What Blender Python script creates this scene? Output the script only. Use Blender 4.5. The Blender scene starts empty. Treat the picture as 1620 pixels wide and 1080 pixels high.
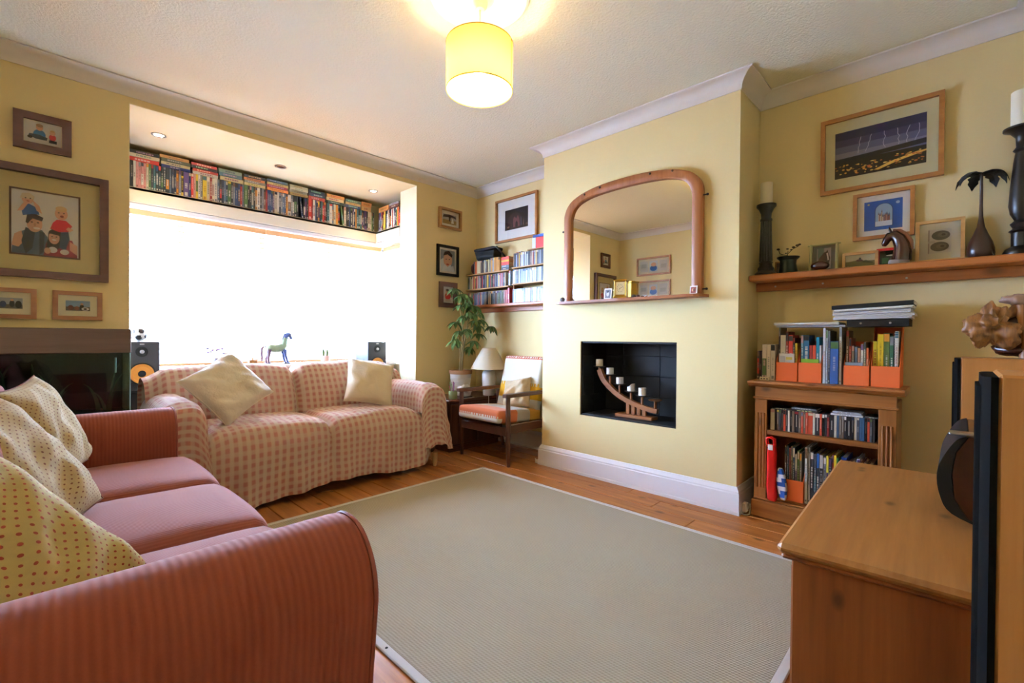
import bpy, math, random
from mathutils import Matrix, Vector, noise
random.seed(7)
S = bpy.context.scene
COL = S.collection
PI = math.pi

# ------------------------------------------------------------------ camera, sky, exposure
cam_data = bpy.data.cameras.new('camera')
cam_data.sensor_width = 36.0
cam_data.lens = 728.83 / 1620 * 36.0
cam_data.clip_start = 0.02
cam = bpy.data.objects.new('camera', cam_data)
COL.objects.link(cam)
yaw, pitch, roll = math.radians(44.217), math.radians(-0.457), math.radians(0.422)
_f = Vector((math.cos(yaw), math.sin(yaw), 0)); _r = Vector((math.sin(yaw), -math.cos(yaw), 0)); _u = Vector((0, 0, 1))
_f2 = _f * math.cos(pitch) + _u * math.sin(pitch); _u2 = _u * math.cos(pitch) - _f * math.sin(pitch)
_r3 = _r * math.cos(roll) + _u2 * math.sin(roll); _u3 = _u2 * math.cos(roll) - _r * math.sin(roll)
cam.matrix_world = Matrix(((_r3.x, _u3.x, -_f2.x, 0), (_r3.y, _u3.y, -_f2.y, 0), (_r3.z, _u3.z, -_f2.z, 1.0), (0, 0, 0, 1)))
S.camera = cam

SKY = 73.0
world = bpy.data.worlds.new('world'); S.world = world
world.use_nodes = True
_bg = world.node_tree.nodes['Background']
_bg.inputs['Color'].default_value = (0.585, 0.815, 1.34, 1)
_bg.inputs['Strength'].default_value = SKY

S.view_settings.view_transform = 'Standard'
S.view_settings.look = 'None'
S.view_settings.gamma = 1.0
S.view_settings.use_curve_mapping = False
S.view_settings.exposure = 0.0

# ------------------------------------------------------------------ colour and material helpers
def lin(c):
    return c / 12.92 if c <= 0.04045 else ((c + 0.055) / 1.055) ** 2.4
def H(h):
    h = h.lstrip('#')
    return tuple(lin(int(h[i:i + 2], 16) / 255) for i in (0, 2, 4)) + (1.0,)

class N:
    """small node-tree writer"""
    def __init__(s, name):
        s.m = bpy.data.materials.new(name); s.m.use_nodes = True
        s.t = s.m.node_tree; s.b = s.t.nodes['Principled BSDF']; s.out = s.t.nodes['Material Output']
    def n(s, typ, **kw):
        x = s.t.nodes.new(typ)
        for k, v in kw.items():
            if k.startswith('i_'):
                x.inputs[k[2:].replace('_', ' ')].default_value = v
            else:
                setattr(x, k, v)
        return x
    def l(s, a, b):
        s.t.links.new(a, b)
    def math(s, op, a, b=None, c=None):
        x = s.n('ShaderNodeMath', operation=op)
        for i, v in enumerate((a, b, c)):
            if v is None: continue
            if isinstance(v, (int, float)): x.inputs[i].default_value = v
            else: s.l(v, x.inputs[i])
        return x.outputs[0]
    def mix(s, f, a, b):
        x = s.n('ShaderNodeMix', data_type='RGBA')
        for i, v in ((0, f), (6, a), (7, b)):
            if isinstance(v, (int, float)): x.inputs[i].default_value = v
            elif isinstance(v, tuple): x.inputs[i].default_value = v
            else: s.l(v, x.inputs[i])
        return x.outputs[2]
    def coord(s, kind='Object', scale=(1, 1, 1), rnd=0.0):
        tc = s.n('ShaderNodeTexCoord')
        mp = s.n('ShaderNodeMapping'); mp.inputs['Scale'].default_value = scale
        s.l(tc.outputs[kind], mp.inputs['Vector'])
        if rnd:
            oi = s.n('ShaderNodeObjectInfo')
            s.l(s.math('MULTIPLY', oi.outputs['Random'], rnd), mp.inputs['Location'])
        return mp.outputs[0]
    def noise(s, vec, scale, detail=3, rough=.55):
        x = s.n('ShaderNodeTexNoise'); x.inputs['Scale'].default_value = scale
        x.inputs['Detail'].default_value = detail; x.inputs['Roughness'].default_value = rough
        s.l(vec, x.inputs['Vector'])
        return x.outputs[0]
    def bump(s, h, strength=.3, dist=.01):
        x = s.n('ShaderNodeBump'); x.inputs['Strength'].default_value = strength; x.inputs['Distance'].default_value = dist
        s.l(h, x.inputs['Height']); s.l(x.outputs[0], s.b.inputs['Normal'])

MATS = {}
def mat(name, col='#808080', rough=.5, metal=0.0, spec=.5, bump=None, var=None, sheen=0.0, coat=0.0, emit=0.0, attr=False, objcol=False):
    if name in MATS: return MATS[name]
    g = N(name); b = g.b
    c = H(col) if isinstance(col, str) else col
    b.inputs['Base Color'].default_value = c
    b.inputs['Roughness'].default_value = rough; b.inputs['Metallic'].default_value = metal
    b.inputs['Specular IOR Level'].default_value = spec
    if sheen: b.inputs['Sheen Weight'].default_value = sheen; b.inputs['Sheen Roughness'].default_value = .4
    if coat: b.inputs['Coat Weight'].default_value = coat; b.inputs['Coat Roughness'].default_value = .1
    if emit:
        b.inputs['Emission Color'].default_value = c; b.inputs['Emission Strength'].default_value = emit
    src = None
    if attr:
        a = g.n('ShaderNodeAttribute', attribute_name='Col'); src = a.outputs['Color']
    if objcol:
        a = g.n('ShaderNodeObjectInfo'); src = a.outputs['Color']
    if var:
        nz = g.noise(g.coord('Object'), var[0], 4)
        f = g.math('MULTIPLY_ADD', nz, 2 * var[1], 1 - var[1])
        mm = g.n('ShaderNodeMix', data_type='RGBA', blend_type='MULTIPLY'); mm.inputs[0].default_value = 1
        if src: g.l(src, mm.inputs[6])
        else: mm.inputs[6].default_value = c
        cc = g.n('ShaderNodeCombineColor'); 
        for i in range(3): g.l(f, cc.inputs[i])
        g.l(cc.outputs[0], mm.inputs[7]); src = mm.outputs[2]
    if src: g.l(src, b.inputs['Base Color'])
    if bump:
        g.bump(g.noise(g.coord('Object'), bump[0], 4), bump[1], bump[2] if len(bump) > 2 else .01)
    MATS[name] = g.m
    return g.m

def wood(name, base, dark, grain='x', rough=.4, scale=1.0, knots=0.0, coat=0.0, rnd=7.0, spec=.5, flat='x'):
    """wood with the grain along one local axis"""
    if name in MATS: return MATS[name]
    g = N(name); k = {'x': (.06, 1, 1), 'y': (1, .06, 1), 'z': (1, 1, .06)}[grain]
    v = g.coord('Object', tuple(a * scale for a in k), rnd)
    n1 = g.noise(v, 14, 5, .6); n2 = g.noise(v, 55, 3, .6)
    f = g.math('ADD', g.math('MULTIPLY', n1, .65), g.math('MULTIPLY', n2, .35))
    rp = g.n('ShaderNodeMapRange'); rp.inputs[1].default_value = .36; rp.inputs[2].default_value = .66; g.l(f, rp.inputs[0])
    c = g.mix(rp.outputs[0], H(dark), H(base))
    if knots:
        k2 = list({'x': (.55, 1, 1), 'y': (1, .55, 1), 'z': (1, 1, .55)}[grain]); k2['xyz'.index(flat)] = 0.0
        vo = g.n('ShaderNodeTexVoronoi', voronoi_dimensions='2D'); vo.inputs['Scale'].default_value = knots
        sp3 = g.n('ShaderNodeSeparateXYZ'); g.l(g.coord('Object', k2, rnd), sp3.inputs[0])
        cb = g.n('ShaderNodeCombineXYZ'); ax2 = [i for i in range(3) if i != 'xyz'.index(flat)]
        g.l(sp3.outputs[ax2[0]], cb.inputs[0]); g.l(sp3.outputs[ax2[1]], cb.inputs[1])
        g.l(cb.outputs[0], vo.inputs['Vector'])
        kn = g.math('LESS_THAN', vo.outputs['Distance'], .085)
        kr = g.n('ShaderNodeMapRange'); kr.inputs[1].default_value = .025; kr.inputs[2].default_value = .085
        kr.inputs[3].default_value = .8; kr.inputs[4].default_value = 0.0; g.l(vo.outputs['Distance'], kr.inputs[0])
        d = tuple(x * .30 for x in H(dark)[:3]) + (1,)
        c = g.mix(kr.outputs[0], c, d)
    if rnd:
        oi = g.n('ShaderNodeObjectInfo')
        hs = g.n('ShaderNodeHueSaturation'); g.l(c, hs.inputs['Color'])
        g.l(g.math('MULTIPLY_ADD', oi.outputs['Random'], .22, .89), hs.inputs['Value']); c = hs.outputs[0]
    g.l(c, g.b.inputs['Base Color'])
    g.b.inputs['Roughness'].default_value = rough; g.b.inputs['Specular IOR Level'].default_value = spec
    if coat: g.b.inputs['Coat Weight'].default_value = coat; g.b.inputs['Coat Roughness'].default_value = .25
    g.bump(n2, .08, .004)
    MATS[name] = g.m
    return g.m

def glass(name, tint=(1, 1, 1, 1), ior=1.45, refl=.35):
    """thin clear pane: see-through with a fresnel reflection"""
    if name in MATS: return MATS[name]
    g = N(name)
    tr = g.n('ShaderNodeBsdfTransparent'); tr.inputs[0].default_value = tint
    gl = g.n('ShaderNodeBsdfGlossy'); gl.inputs['Roughness'].default_value = .02
    fr = g.n('ShaderNodeLayerWeight'); fr.inputs[0].default_value = .5
    mx = g.n('ShaderNodeMixShader'); g.l(g.math('MULTIPLY_ADD', g.math('POWER', fr.outputs['Facing'], 4.0), refl, .03), mx.inputs[0])
    g.l(tr.outputs[0], mx.inputs[1]); g.l(gl.outputs[0], mx.inputs[2]); g.l(mx.outputs[0], g.out.inputs[0])
    MATS[name] = g.m
    return g.m

# ------------------------------------------------------------------ mesh builder
class MB:
    def __init__(s, col=None):
        s.v = []; s.f = []; s.c = []; s.uv = []; s.col = H(col) if isinstance(col, str) else (col or (.8, .8, .8, 1)); s.M = None; s.mi = []; s.matid = 0
    def add(s, vs, fs, col=None, uvs=None):
        b = len(s.v)
        vs = [Vector(p) for p in vs]
        w = [s.M @ p for p in vs] if s.M is not None else vs
        s.v += [tuple(p) for p in w]
        for f in fs:
            s.f.append([b + i for i in f])
            if callable(col):
                ctr = sum((vs[i] for i in f), Vector()) / len(f); c = col(ctr)
            else: c = col
            if isinstance(c, str): c = H(c)
            s.c.append(c or s.col)
            s.uv.append([uvs[i] for i in f] if uvs else None)
            s.mi.append(s.matid)
        return s
    def box(s, a, b, col=None):
        x0, y0, z0 = a; x1, y1, z1 = b
        v = [(x0, y0, z0), (x1, y0, z0), (x1, y1, z0), (x0, y1, z0), (x0, y0, z1), (x1, y0, z1), (x1, y1, z1), (x0, y1, z1)]
        return s.add(v, [(0, 3, 2, 1), (4, 5, 6, 7), (0, 1, 5, 4), (1, 2, 6, 5), (2, 3, 7, 6), (3, 0, 4, 7)], col)
    def cbox(s, a, b, e=.004, col=None):
        """box with chamfered edges"""
        a = [min(p, q) for p, q in zip(a, b)], [max(p, q) for p, q in zip(a, b)]
        lo, hi = a
        e = min(e, *[(h - l) * .45 for l, h in zip(lo, hi)])
        V = []; idx = {}
        for sx in (0, 1):
            for sy in (0, 1):
                for sz in (0, 1):
                    for ax in range(3):
                        p = [(hi if q else lo)[i] for i, q in enumerate((sx, sy, sz))]
                        for i, q in enumerate((sx, sy, sz)):
                            if i != ax: p[i] += -e if q else e
                        idx[(sx, sy, sz, ax)] = len(V); V.append(p)
        F = []
        for ax in range(3):
            o1, o2 = (ax + 1) % 3, (ax + 2) % 3
            for q in (0, 1):
                loop = []
                for (c1, c2) in ((0, 0), (1, 0), (1, 1), (0, 1)):
                    k = [0, 0, 0]; k[ax] = q; k[o1] = c1; k[o2] = c2; loop.append(idx[(k[0], k[1], k[2], ax)])
                F.append(loop if q else loop[::-1])
            for c1 in (0, 1):
                for c2 in (0, 1):
                    def K(q, a2):
                        k = [0, 0, 0]; k[ax] = q; k[o1] = c1; k[o2] = c2; return idx[(k[0], k[1], k[2], a2)]
                    loop = [K(0, o1), K(1, o1), K(1, o2), K(0, o2)]
                    F.append(loop if (c1 ^ c2) else loop[::-1])
        for k in [(x, y, z) for x in (0, 1) for y in (0, 1) for z in (0, 1)]:
            t = [idx[k + (0,)], idx[k + (1,)], idx[k + (2,)]]
            F.append(t if (sum(k) % 2) else t[::-1])
        return s.add(V, F, col)
    def cyl(s, p0, p1, r0, r1=None, n=16, col=None, cap=True):
        r1 = r0 if r1 is None else r1
        return s.tube([p0, p1], [r0, r1], n, col, cap)
    def tube(s, pts, r, n=8, col=None, cap=True):
        pts = [Vector(p) for p in pts]
        rs = r if isinstance(r, (list, tuple)) else [r] * len(pts)
        V = []; F = []
        t0 = (pts[1] - pts[0]).normalized()
        up = Vector((0, 0, 1)) if abs(t0.z) < .9 else Vector((1, 0, 0))
        a = t0.cross(up).normalized()
        for i, p in enumerate(pts):
            t = (pts[min(i + 1, len(pts) - 1)] - pts[max(i - 1, 0)]).normalized()
            a = (a - t * a.dot(t)).normalized(); b = t.cross(a)
            for k in range(n):
                g = 2 * PI * k / n
                V.append(p + (a * math.cos(g) + b * math.sin(g)) * rs[i])
        for i in range(len(pts) - 1):
            for k in range(n):
                F.append((i * n + k, i * n + (k + 1) % n, (i + 1) * n + (k + 1) % n, (i + 1) * n + k))
        if cap:
            F.append(tuple(range(n))[::-1]); F.append(tuple((len(pts) - 1) * n + k for k in range(n)))
        return s.add(V, F, col)
    def lathe(s, prof, c=(0, 0, 0), n=24, col=None, axis='z', sx=1, sy=1):
        V = []; F = []; cx, cy, cz = c; m = len(prof)
        for k in range(n):
            g = 2 * PI * k / n
            for r, z in prof:
                p = (r * math.cos(g) * sx, r * math.sin(g) * sy, z)
                if axis == 'x': p = (p[2], p[0], p[1])
                elif axis == 'y': p = (p[0], p[2], p[1])
                V.append((p[0] + cx, p[1] + cy, p[2] + cz))
        for k in range(n):
            for i in range(m - 1):
                q = (k * m + i, ((k + 1) % n) * m + i, ((k + 1) % n) * m + i + 1, k * m + i + 1)
                F.append(q[::-1] if axis == 'y' else q)
        return s.add(V, F, col)
    def prism(s, poly, d0, d1, axis='y', col=None):
        """2D outline extruded along an axis"""
        def P3(p, d):
            return {'y': (p[0], d, p[1]), 'x': (d, p[0], p[1]), 'z': (p[0], p[1], d)}[axis]
        n = len(poly)
        V = [P3(p, d0) for p in poly] + [P3(p, d1) for p in poly]
        F = [tuple(range(n))[::-1], tuple(range(n, 2 * n))] + [(i, (i + 1) % n, n + (i + 1) % n, n + i) for i in range(n)]
        return s.add(V, F, col)
    def grid(s, fn, nu, nv, uv=None, col=None, wrapu=False):
        V = []; U = []; F = []
        for j in range(nv + 1):
            for i in range(nu + (0 if wrapu else 1)):
                u, v = i / nu, j / nv
                V.append(fn(u, v)); U.append(uv(u, v) if uv else (u, v))
        w = nu if wrapu else nu + 1
        for j in range(nv):
            for i in range(nu):
                i2 = (i + 1) % w if wrapu else i + 1
                F.append((j * w + i, j * w + i2, (j + 1) * w + i2, (j + 1) * w + i))
        return s.add(V, F, col, U)
    def rbox(s, a, b, r, n=8, fn=None, col=None):
        """rounded, optionally deformed, box (cushion)"""
        c = (Vector(a) + Vector(b)) / 2; h = (Vector(b) - Vector(a)) / 2
        key = {}; V = []; F = []
        def P(q):
            k = tuple(round(x, 5) for x in q)
            if k in key: return key[k]
            p = Vector([q[i] * h[i] for i in range(3)])
            inn = Vector([max(-(h[i] - r), min(h[i] - r, p[i])) for i in range(3)])
            d = p - inn
            if d.length > 1e-9: p = inn + d.normalized() * r
            u = Vector([p[i] / h[i] for i in range(3)])
            if fn: p = fn(p, u)
            key[k] = len(V); V.append(c + p); return key[k]
        def T(t):  # denser near the edges
            return math.sin(t * PI / 2) * .35 + t * .65
        for ax in range(3):
            o1, o2 = (ax + 1) % 3, (ax + 2) % 3
            for sg in (-1, 1):
                for i in range(n):
                    for j in range(n):
                        L = []
                        for (di, dj) in ((0, 0), (1, 0), (1, 1), (0, 1)):
                            q = [0, 0, 0]; q[ax] = sg; q[o1] = T(-1 + 2 * (i + di) / n); q[o2] = T(-1 + 2 * (j + dj) / n)
                            L.append(P(q))
                        F.append(L if sg > 0 else L[::-1])
        return s.add(V, F, col)
    def ball(s, c, r, n=10, col=None, fn=None, sc=(1, 1, 1)):
        V = []; F = []
        for j in range(n + 1):
            t = PI * j / n
            for k in range(2 * n):
                g = PI * k / n
                p = Vector((math.sin(t) * math.cos(g) * sc[0], math.sin(t) * math.sin(g) * sc[1], math.cos(t) * sc[2])) * r
                if fn: p = fn(p)
                V.append(Vector(c) + p)
        for j in range(n):
            for k in range(2 * n):
                F.append((j * 2 * n + k, (j + 1) * 2 * n + k, (j + 1) * 2 * n + (k + 1) % (2 * n), j * 2 * n + (k + 1) % (2 * n)))
        return s.add(V, F, col)

WM = {}
def mesh_of(name, mb, m, smooth=None, shift=None):
    me = bpy.data.meshes.new(name)
    v = mb.v if shift is None else [(p[0] - shift[0], p[1] - shift[1], p[2] - shift[2]) for p in mb.v]
    me.from_pydata(v, [], mb.f)
    ca = me.color_attributes.new('Col', 'FLOAT_COLOR', 'CORNER')
    flat = []
    for f, c in zip(mb.f, mb.c): flat += list(c) * len(f)
    ca.data.foreach_set('color', flat)
    if any(u is not None for u in mb.uv):
        ul = me.uv_layers.new(name='UVMap'); fl = []
        for f, u in zip(mb.f, mb.uv):
            for k in range(len(f)): fl += list(u[k]) if u else [0, 0]
        ul.data.foreach_set('uv', fl)
    ms = m if isinstance(m, (list, tuple)) else [m]
    for q in ms: me.materials.append(q)
    if len(ms) > 1: me.polygons.foreach_set('material_index', mb.mi)
    if smooth is not None:
        me.polygons.foreach_set('use_smooth', [True] * len(me.polygons))
        me.set_sharp_from_angle(angle=math.radians(smooth))
    me.validate(); me.update()
    return me
def obj(name, mb, m, parent=None, smooth=None, world=True, label=None):
    """one mesh object; parts are built in world metres unless world=False"""
    shift = None
    if parent is None:
        xs = [p[0] for p in mb.v]; ys = [p[1] for p in mb.v]; zs = [p[2] for p in mb.v]
        shift = ((min(xs) + max(xs)) / 2, (min(ys) + max(ys)) / 2, min(zs))
    me = mesh_of(name, mb, m, smooth, shift)
    o = bpy.data.objects.new(name, me); COL.objects.link(o)
    if parent is not None:
        o.parent = parent
        if world: o.matrix_parent_inverse = WM[parent].inverted(); WM[o] = Matrix()
        else: WM[o] = WM[parent].copy()
    else:
        o.location = shift; WM[o] = Matrix.Translation(shift)
    if label: o['label'] = label
    return o
def tag(o, label, cat, group=None):
    o['label'] = label; o['category'] = cat
    if group: o['group'] = group
    return o
def thing(name, label, cat, loc=(0, 0, 0), rz=0.0, rx=0.0, group=None):
    o = bpy.data.objects.new(name, None); COL.objects.link(o)
    o.empty_display_size = .05
    o.location = loc; o.rotation_euler = (rx, 0, rz)
    WM[o] = Matrix.Translation(loc) @ Matrix.Rotation(rz, 4, 'Z') @ Matrix.Rotation(rx, 4, 'X')
    return tag(o, label, cat, group)
def struct(name, mb, m, smooth=None, parent=None):
    o = obj(name, mb, m, parent, smooth)
    if parent is None: o['kind'] = 'structure'
    return o
def inst(name, me, parent, loc, rot=(0, 0, 0)):
    """another piece sharing a mesh; loc in world metres"""
    o = bpy.data.objects.new(name, me); COL.objects.link(o)
    o.parent = parent; o.matrix_parent_inverse = WM[parent].inverted(); o.location = loc; o.rotation_euler = rot
    return o
def nz(x, y, z=0): return noise.noise(Vector((x, y, z)))
def ORD(n):
    return '%d%s' % (n, 'th' if 10 <= n % 100 <= 20 else {1: 'st', 2: 'nd', 3: 'rd'}.get(n % 10, 'th'))
def smooth01(t):
    t = max(0, min(1, t)); return t * t * (3 - 2 * t)

# ------------------------------------------------------------------ materials
def paint(name, col, bs, bstr, rough=.75):
    return mat(name, col, rough, bump=(bs, bstr, .004), spec=.25)
M_wall = paint('cream_wall_paint', '#E6D29C', 60, .15)
M_ceil = paint('textured_ceiling_paint', '#F3F0D6', 75, 1.0, .85)
M_white = mat('white_gloss_paint', '#F0EFF2', .35)
M_cornice = paint('white_cornice_paint', '#E9E3DC', 20, .03, .6)
M_cream = paint('cream_pelmet_paint', '#EFE6D0', 20, .04, .5)
M_bay = paint('pale_bay_paint', '#F0E7C2', 60, .1)
M_floor = wood('pine_floor_varnish', '#BE7C40', '#8C4E20', 'y', .32, 1.0, 4.2, .15, flat='z')
M_pine = wood('honey_pine', '#A46832', '#7E481C', 'z', .4, 1.0, 4.5)
M_pine_y = wood('honey_pine_lengthwise', '#A46832', '#7E481C', 'y', .4, 1.0, 4.5)
M_top = wood('pale_pine_top', '#AE7840', '#905C2A', 'x', .38, 1.0, 5.0, flat='z')
M_endpine = wood('orange_pine_end', '#9A5626', '#743C16', 'z', .45, .8, 5.2)
M_shelf = wood('orange_pine_shelf', '#AA642F', '#87481A', 'y', .4, 1.0, 3.0)
M_mirror_wood = wood('red_pine_frame', '#A8683C', '#84481F', 'z', .4)
M_mirror_wood_y = wood('red_pine_ledge', '#A8683C', '#84481F', 'y', .4)
M_beech = wood('beech_veneer', '#B98046', '#A36A32', 'z', .4, 1.0, 0, 0, 0)
M_teak = wood('dark_teak', '#5A3526', '#3A1F15', 'x', .35)
M_teak_z = wood('dark_teak_upright', '#5A3526', '#3A1F15', 'z', .35)
M_dkframe = wood('dark_brown_frame', '#5E392C', '#4A2A20', 'x', .4)
M_ltframe = wood('light_oak_frame', '#B5793F', '#9A602B', 'x', .4)
M_paleframe = wood('pale_ash_frame', '#D0A468', '#B98B50', 'x', .4)
M_tanframe = wood('tan_oak_frame', '#A8763F', '#8C5C2D', 'x', .45)
M_print = mat('printed_paper', rough=.6, attr=True, spec=.3)
M_gloss = mat('glossy_printed_card', rough=.35, attr=True)
M_cloth = mat('woven_cloth', rough=.9, attr=True, bump=(700, .2, .002), sheen=.2, spec=.2)
M_mount = mat('cream_mount_board', '#E9E2C4', .8)
M_mountw = mat('white_mount_board', '#ECE8DE', .8)
M_black = mat('satin_black_plastic', '#0C0C0E', .55, spec=.3)
M_baffle = mat('dull_black_baffle', '#060605', .8, spec=.08)
M_blackm = mat('matt_black', '#0C0C0D', .7)
M_blackwood = mat('black_turned_wood', '#15100E', .35)
M_dkwood = mat('polished_dark_wood', '#3A1A10', .25, var=(30, .4))
M_candle = mat('ivory_wax', '#E8DCC0', .5)
M_wwax = mat('white_wax', '#E6E3DE', .5)
M_brass = mat('polished_brass', '#A8843A', .3, 1.0)
M_steel = mat('brushed_steel', '#B8B8BA', .3, 1.0)
M_ceramic = mat('white_ceramic', '#E4DFD4', .3)
M_terracotta = mat('brown_clay', '#9A6B45', .8)
M_orange = mat('orange_card', '#E0652A', .55)
M_paper = mat('white_paper', '#DCD9D2', .8)
M_glass = glass('picture_glass', (1, 1, 1, 1), 1.4, .6)
M_pane = glass('window_glass', (.97, .99, .98, 1), 1.45, .5)
M_leaf = mat('green_leaf', '#55703C', .4, var=(12, .35))
M_stem = mat('woody_stem', '#8E7A4A', .7)

# ------------------------------------------------------------------ room dimensions (metres)
XL, XA, XC = -.36, 3.14, 2.785          # left wall, alcove wall, chimney face
YB, YW = -.25, 3.57                     # back wall, window wall
ZC = 2.50
CY0, CY1 = .91, 2.37                    # chimney breast
WX0, WX1, WZ = .377, 2.41, 2.38         # bay opening
YR = 3.84                               # back of the wall reveal
BX0, BX1, BY = .22, 2.565, 4.45         # bay inside

# floor boards
fl = struct('floor', MB().box((XL - .1, YB - .1, -.12), (XA + .1, BY + .15, -.02)), mat('sub_floor_dark', '#140C08', .9))
bw = .1335; k0 = math.floor((XL - 1.336) / bw)
boards = {}
rb = random.Random(3)
for k in range(k0, 40):
    x0 = 1.336 + k * bw
    if x0 > XA + .02: break
    cuts = [YB, rb.choice((.95, 1.35, 1.75, 1.1, .6)) + rb.uniform(-.1, .1), rb.choice((2.9, 3.3, 3.05)) + rb.uniform(-.1, .1), BY]
    if k % 3 == 1: cuts = [YB, cuts[1] + .5, BY]
    for a, b in zip(cuts, cuts[1:]):
        L = round(b - a, 3)
        m = MB().cbox((-bw / 2 + .0022, -L / 2 + .0015, -.02), (bw / 2 - .0022, L / 2 - .0015, 0), .002)
        me = mesh_of('floor_board', m, M_floor)
        inst('floor_board', me, fl, (x0 + bw / 2, (a + b) / 2, rb.uniform(-.0012, 0)))

# ceiling with its plaster rose
struct('ceiling', MB().box((XL - .1, YB - .1, ZC), (XA + .1, YW + .02, ZC + .1)), M_ceil)

# walls
struct('wall_left', MB().box((XL - .1, YB - .1, 0), (XL, YW + .1, ZC)), M_wall)
struct('wall_back', MB().box((XL, YB - .1, 0), (XA + .1, YB, ZC)), M_wall)
struct('wall_alcove', MB().box((XA, YB, 0), (XA + .1, YW + .27, ZC)), M_wall)
w = MB()
w.box((XL, YW, 0), (WX0, YR, ZC)); w.box((WX1, YW, 0), (XA, YR, ZC)); w.box((WX0, YW, WZ + .004), (WX1, YR, ZC))
struct('wall_window', w, M_wall)
# chimney breast with the fireplace recess
NY0, NY1, NZ0, NZ1, NX = 1.271, 2.005, .437, .979, 3.115
w = MB()
w.box((XC, CY0, 0), (XA, NY0, ZC)); w.box((XC, NY1, 0), (XA, CY1, ZC))
w.box((XC, NY0, 0), (XA, NY1, NZ0)); w.box((XC, NY0, NZ1), (XA, NY1, ZC)); w.box((NX + .01, NY0, NZ0), (XA, NY1, NZ1))
chim = struct('wall_chimney', w, M_wall)
M_tile = mat('black_slate_tile', '#101215', .6, var=(6, .3), bump=(30, .15, .004))
M_grout = mat('dark_grout', '#0B0C0E', .9)
gr = MB()
gr.box((NX + .002, NY0, NZ0), (NX + .01, NY1, NZ1)); gr.box((XC + .012, NY1 - .004, NZ0), (NX + .01, NY1, NZ1)); gr.box((XC + .012, NY0, NZ0), (NX + .01, NY0 + .004, NZ1))
gr.box((XC + .004, NY0, NZ0), (NX + .01, NY1, NZ0 + .004)); gr.box((XC + .012, NY0, NZ1 - .004), (NX + .01, NY1, NZ1))
fp = struct('fireplace_lining', gr, M_grout)
fp['kind'] = 'structure'
def tile(a, b): obj('tile', MB().cbox(a, b, .0015), M_tile, fp)
g = .0015
zrow = [NZ0 + .012, .579, .725, .873, NZ1 - .012]
ycol = [NY0 + .012, 1.242 + .3 - .0, 1.842, NY1 - .012]
for z0, z1 in zip(zrow, zrow[1:]):
    for y0, y1 in zip(ycol, ycol[1:]):
        tile((NX - .006, y0 + g, z0 + g), (NX + .002, y1 - g, z1 - g))
    for x0, x1 in ((XC + .014, 2.94), (2.94, NX - .006)):
        tile((x0 + g, NY1 - .012, z0 + g), (x1 - g, NY1 - .004, z1 - g))
        tile((x0 + g, NY0 + .004, z0 + g), (x1 - g, NY0 + .012, z1 - g))
for y0, y1 in zip(ycol, ycol[1:]):
    for x0, x1 in ((XC + .006, 2.94), (2.94, NX - .006)):
        tile((x0 + g, y0 + g, NZ0 + .004), (x1 - g, y1 - g, NZ0 + .012))
        tile((x0 + g, y0 + g, NZ1 - .012), (x1 - g, y1 - g, NZ1 - .004))

# cornice and skirting follow the room outline
ring = [(XL, YB), (XA, YB), (XA, CY0), (XC, CY0), (XC, CY1), (XA, CY1), (XA, YW), (XL, YW)]
def offset(i, d):
    p = ring[i]; a = ring[i - 1]; b = ring[(i + 1) % len(ring)]
    def nrm(p, q):
        dx, dy = q[0] - p[0], q[1] - p[1]; L = math.hypot(dx, dy); return (-dy / L, dx / L)
    n1 = nrm(a, p); n2 = nrm(p, b)
    return (p[0] + (n1[0] + n2[0]) * d, p[1] + (n1[1] + n2[1]) * d)
def sweep(i, prof):
    j = (i + 1) % len(ring); V = []; F = []
    for k in (i, j):
        for d, z in prof:
            q = offset(k, d); V.append((q[0], q[1], z))
    n = len(prof)
    for a in range(n):
        b = (a + 1) % n; F.append((a, b, n + b, n + a))
    F.append(tuple(range(n))); F.append(tuple(range(n, 2 * n))[::-1])
    return MB().add(V, F)
cd, ch = .085, .08
prof_c = [(0, ZC - .0005), (cd, ZC - .0005), (cd, ZC - .008)] + [(cd - .006 - (cd - .014) * math.sin(t * PI / 2) , ZC - .010 - (ch - .018) * (1 - math.cos(t * PI / 2))) for t in [q / 7 for q in range(8)]] + [(.006, ZC - ch + .002), (.006, ZC - ch), (0, ZC - ch)]
for i in range(len(ring)):
    struct('trim_%d' % (i + 1), sweep(i, prof_c), M_cornice, 25)
prof_b = [(0, 0), (.024, 0), (.024, .018), (.021, .022), (.021, .118), (.018, .124), (.018, .132), (.010, .146), (.006, .156), (0, .157)]
for i, nm in ((0, 'back'), (1, 'alcove_right'), (2, 'chimney_return_right'), (3, 'chimney'), (4, 'chimney_return_left'), (5, 'alcove_left'), (7, 'left')):
    struct('baseboard_' + nm, sweep(i, prof_b), M_white, 25)
for nm, xa, xb in (('window_left', XL, WX0), ('window_right', WX1, XA - .022)):
    V = [(x, YW - d, z) for x in (xa, xb) for d, z in prof_b]; n = len(prof_b)
    F = [(a, (a + 1) % n, n + (a + 1) % n, n + a) for a in range(n)] + [tuple(range(n)), tuple(range(n, 2 * n))]
    struct('baseboard_' + nm, MB().add(V, F), M_white, 25)

# ------------------------------------------------------------------ the bay
w = MB()
SILL = .725
w.box((BX0 - .12, YR, 0), (BX0, BY + .12, SILL)); w.box((BX1, YR, 0), (BX1 + .12, BY + .12, SILL)); w.box((BX0 - .12, BY, 0), (BX1 + .12, BY + .12, SILL))
w.box((BX0 - .12, YR, 1.93), (BX0, BY + .12, WZ + .05)); w.box((BX1, YR, 1.93), (BX1 + .12, BY + .12, WZ + .05)); w.box((BX0 - .12, BY, 1.93), (BX1 + .12, BY + .12, WZ + .05))
struct('wall_bay', w, M_bay)
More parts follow.
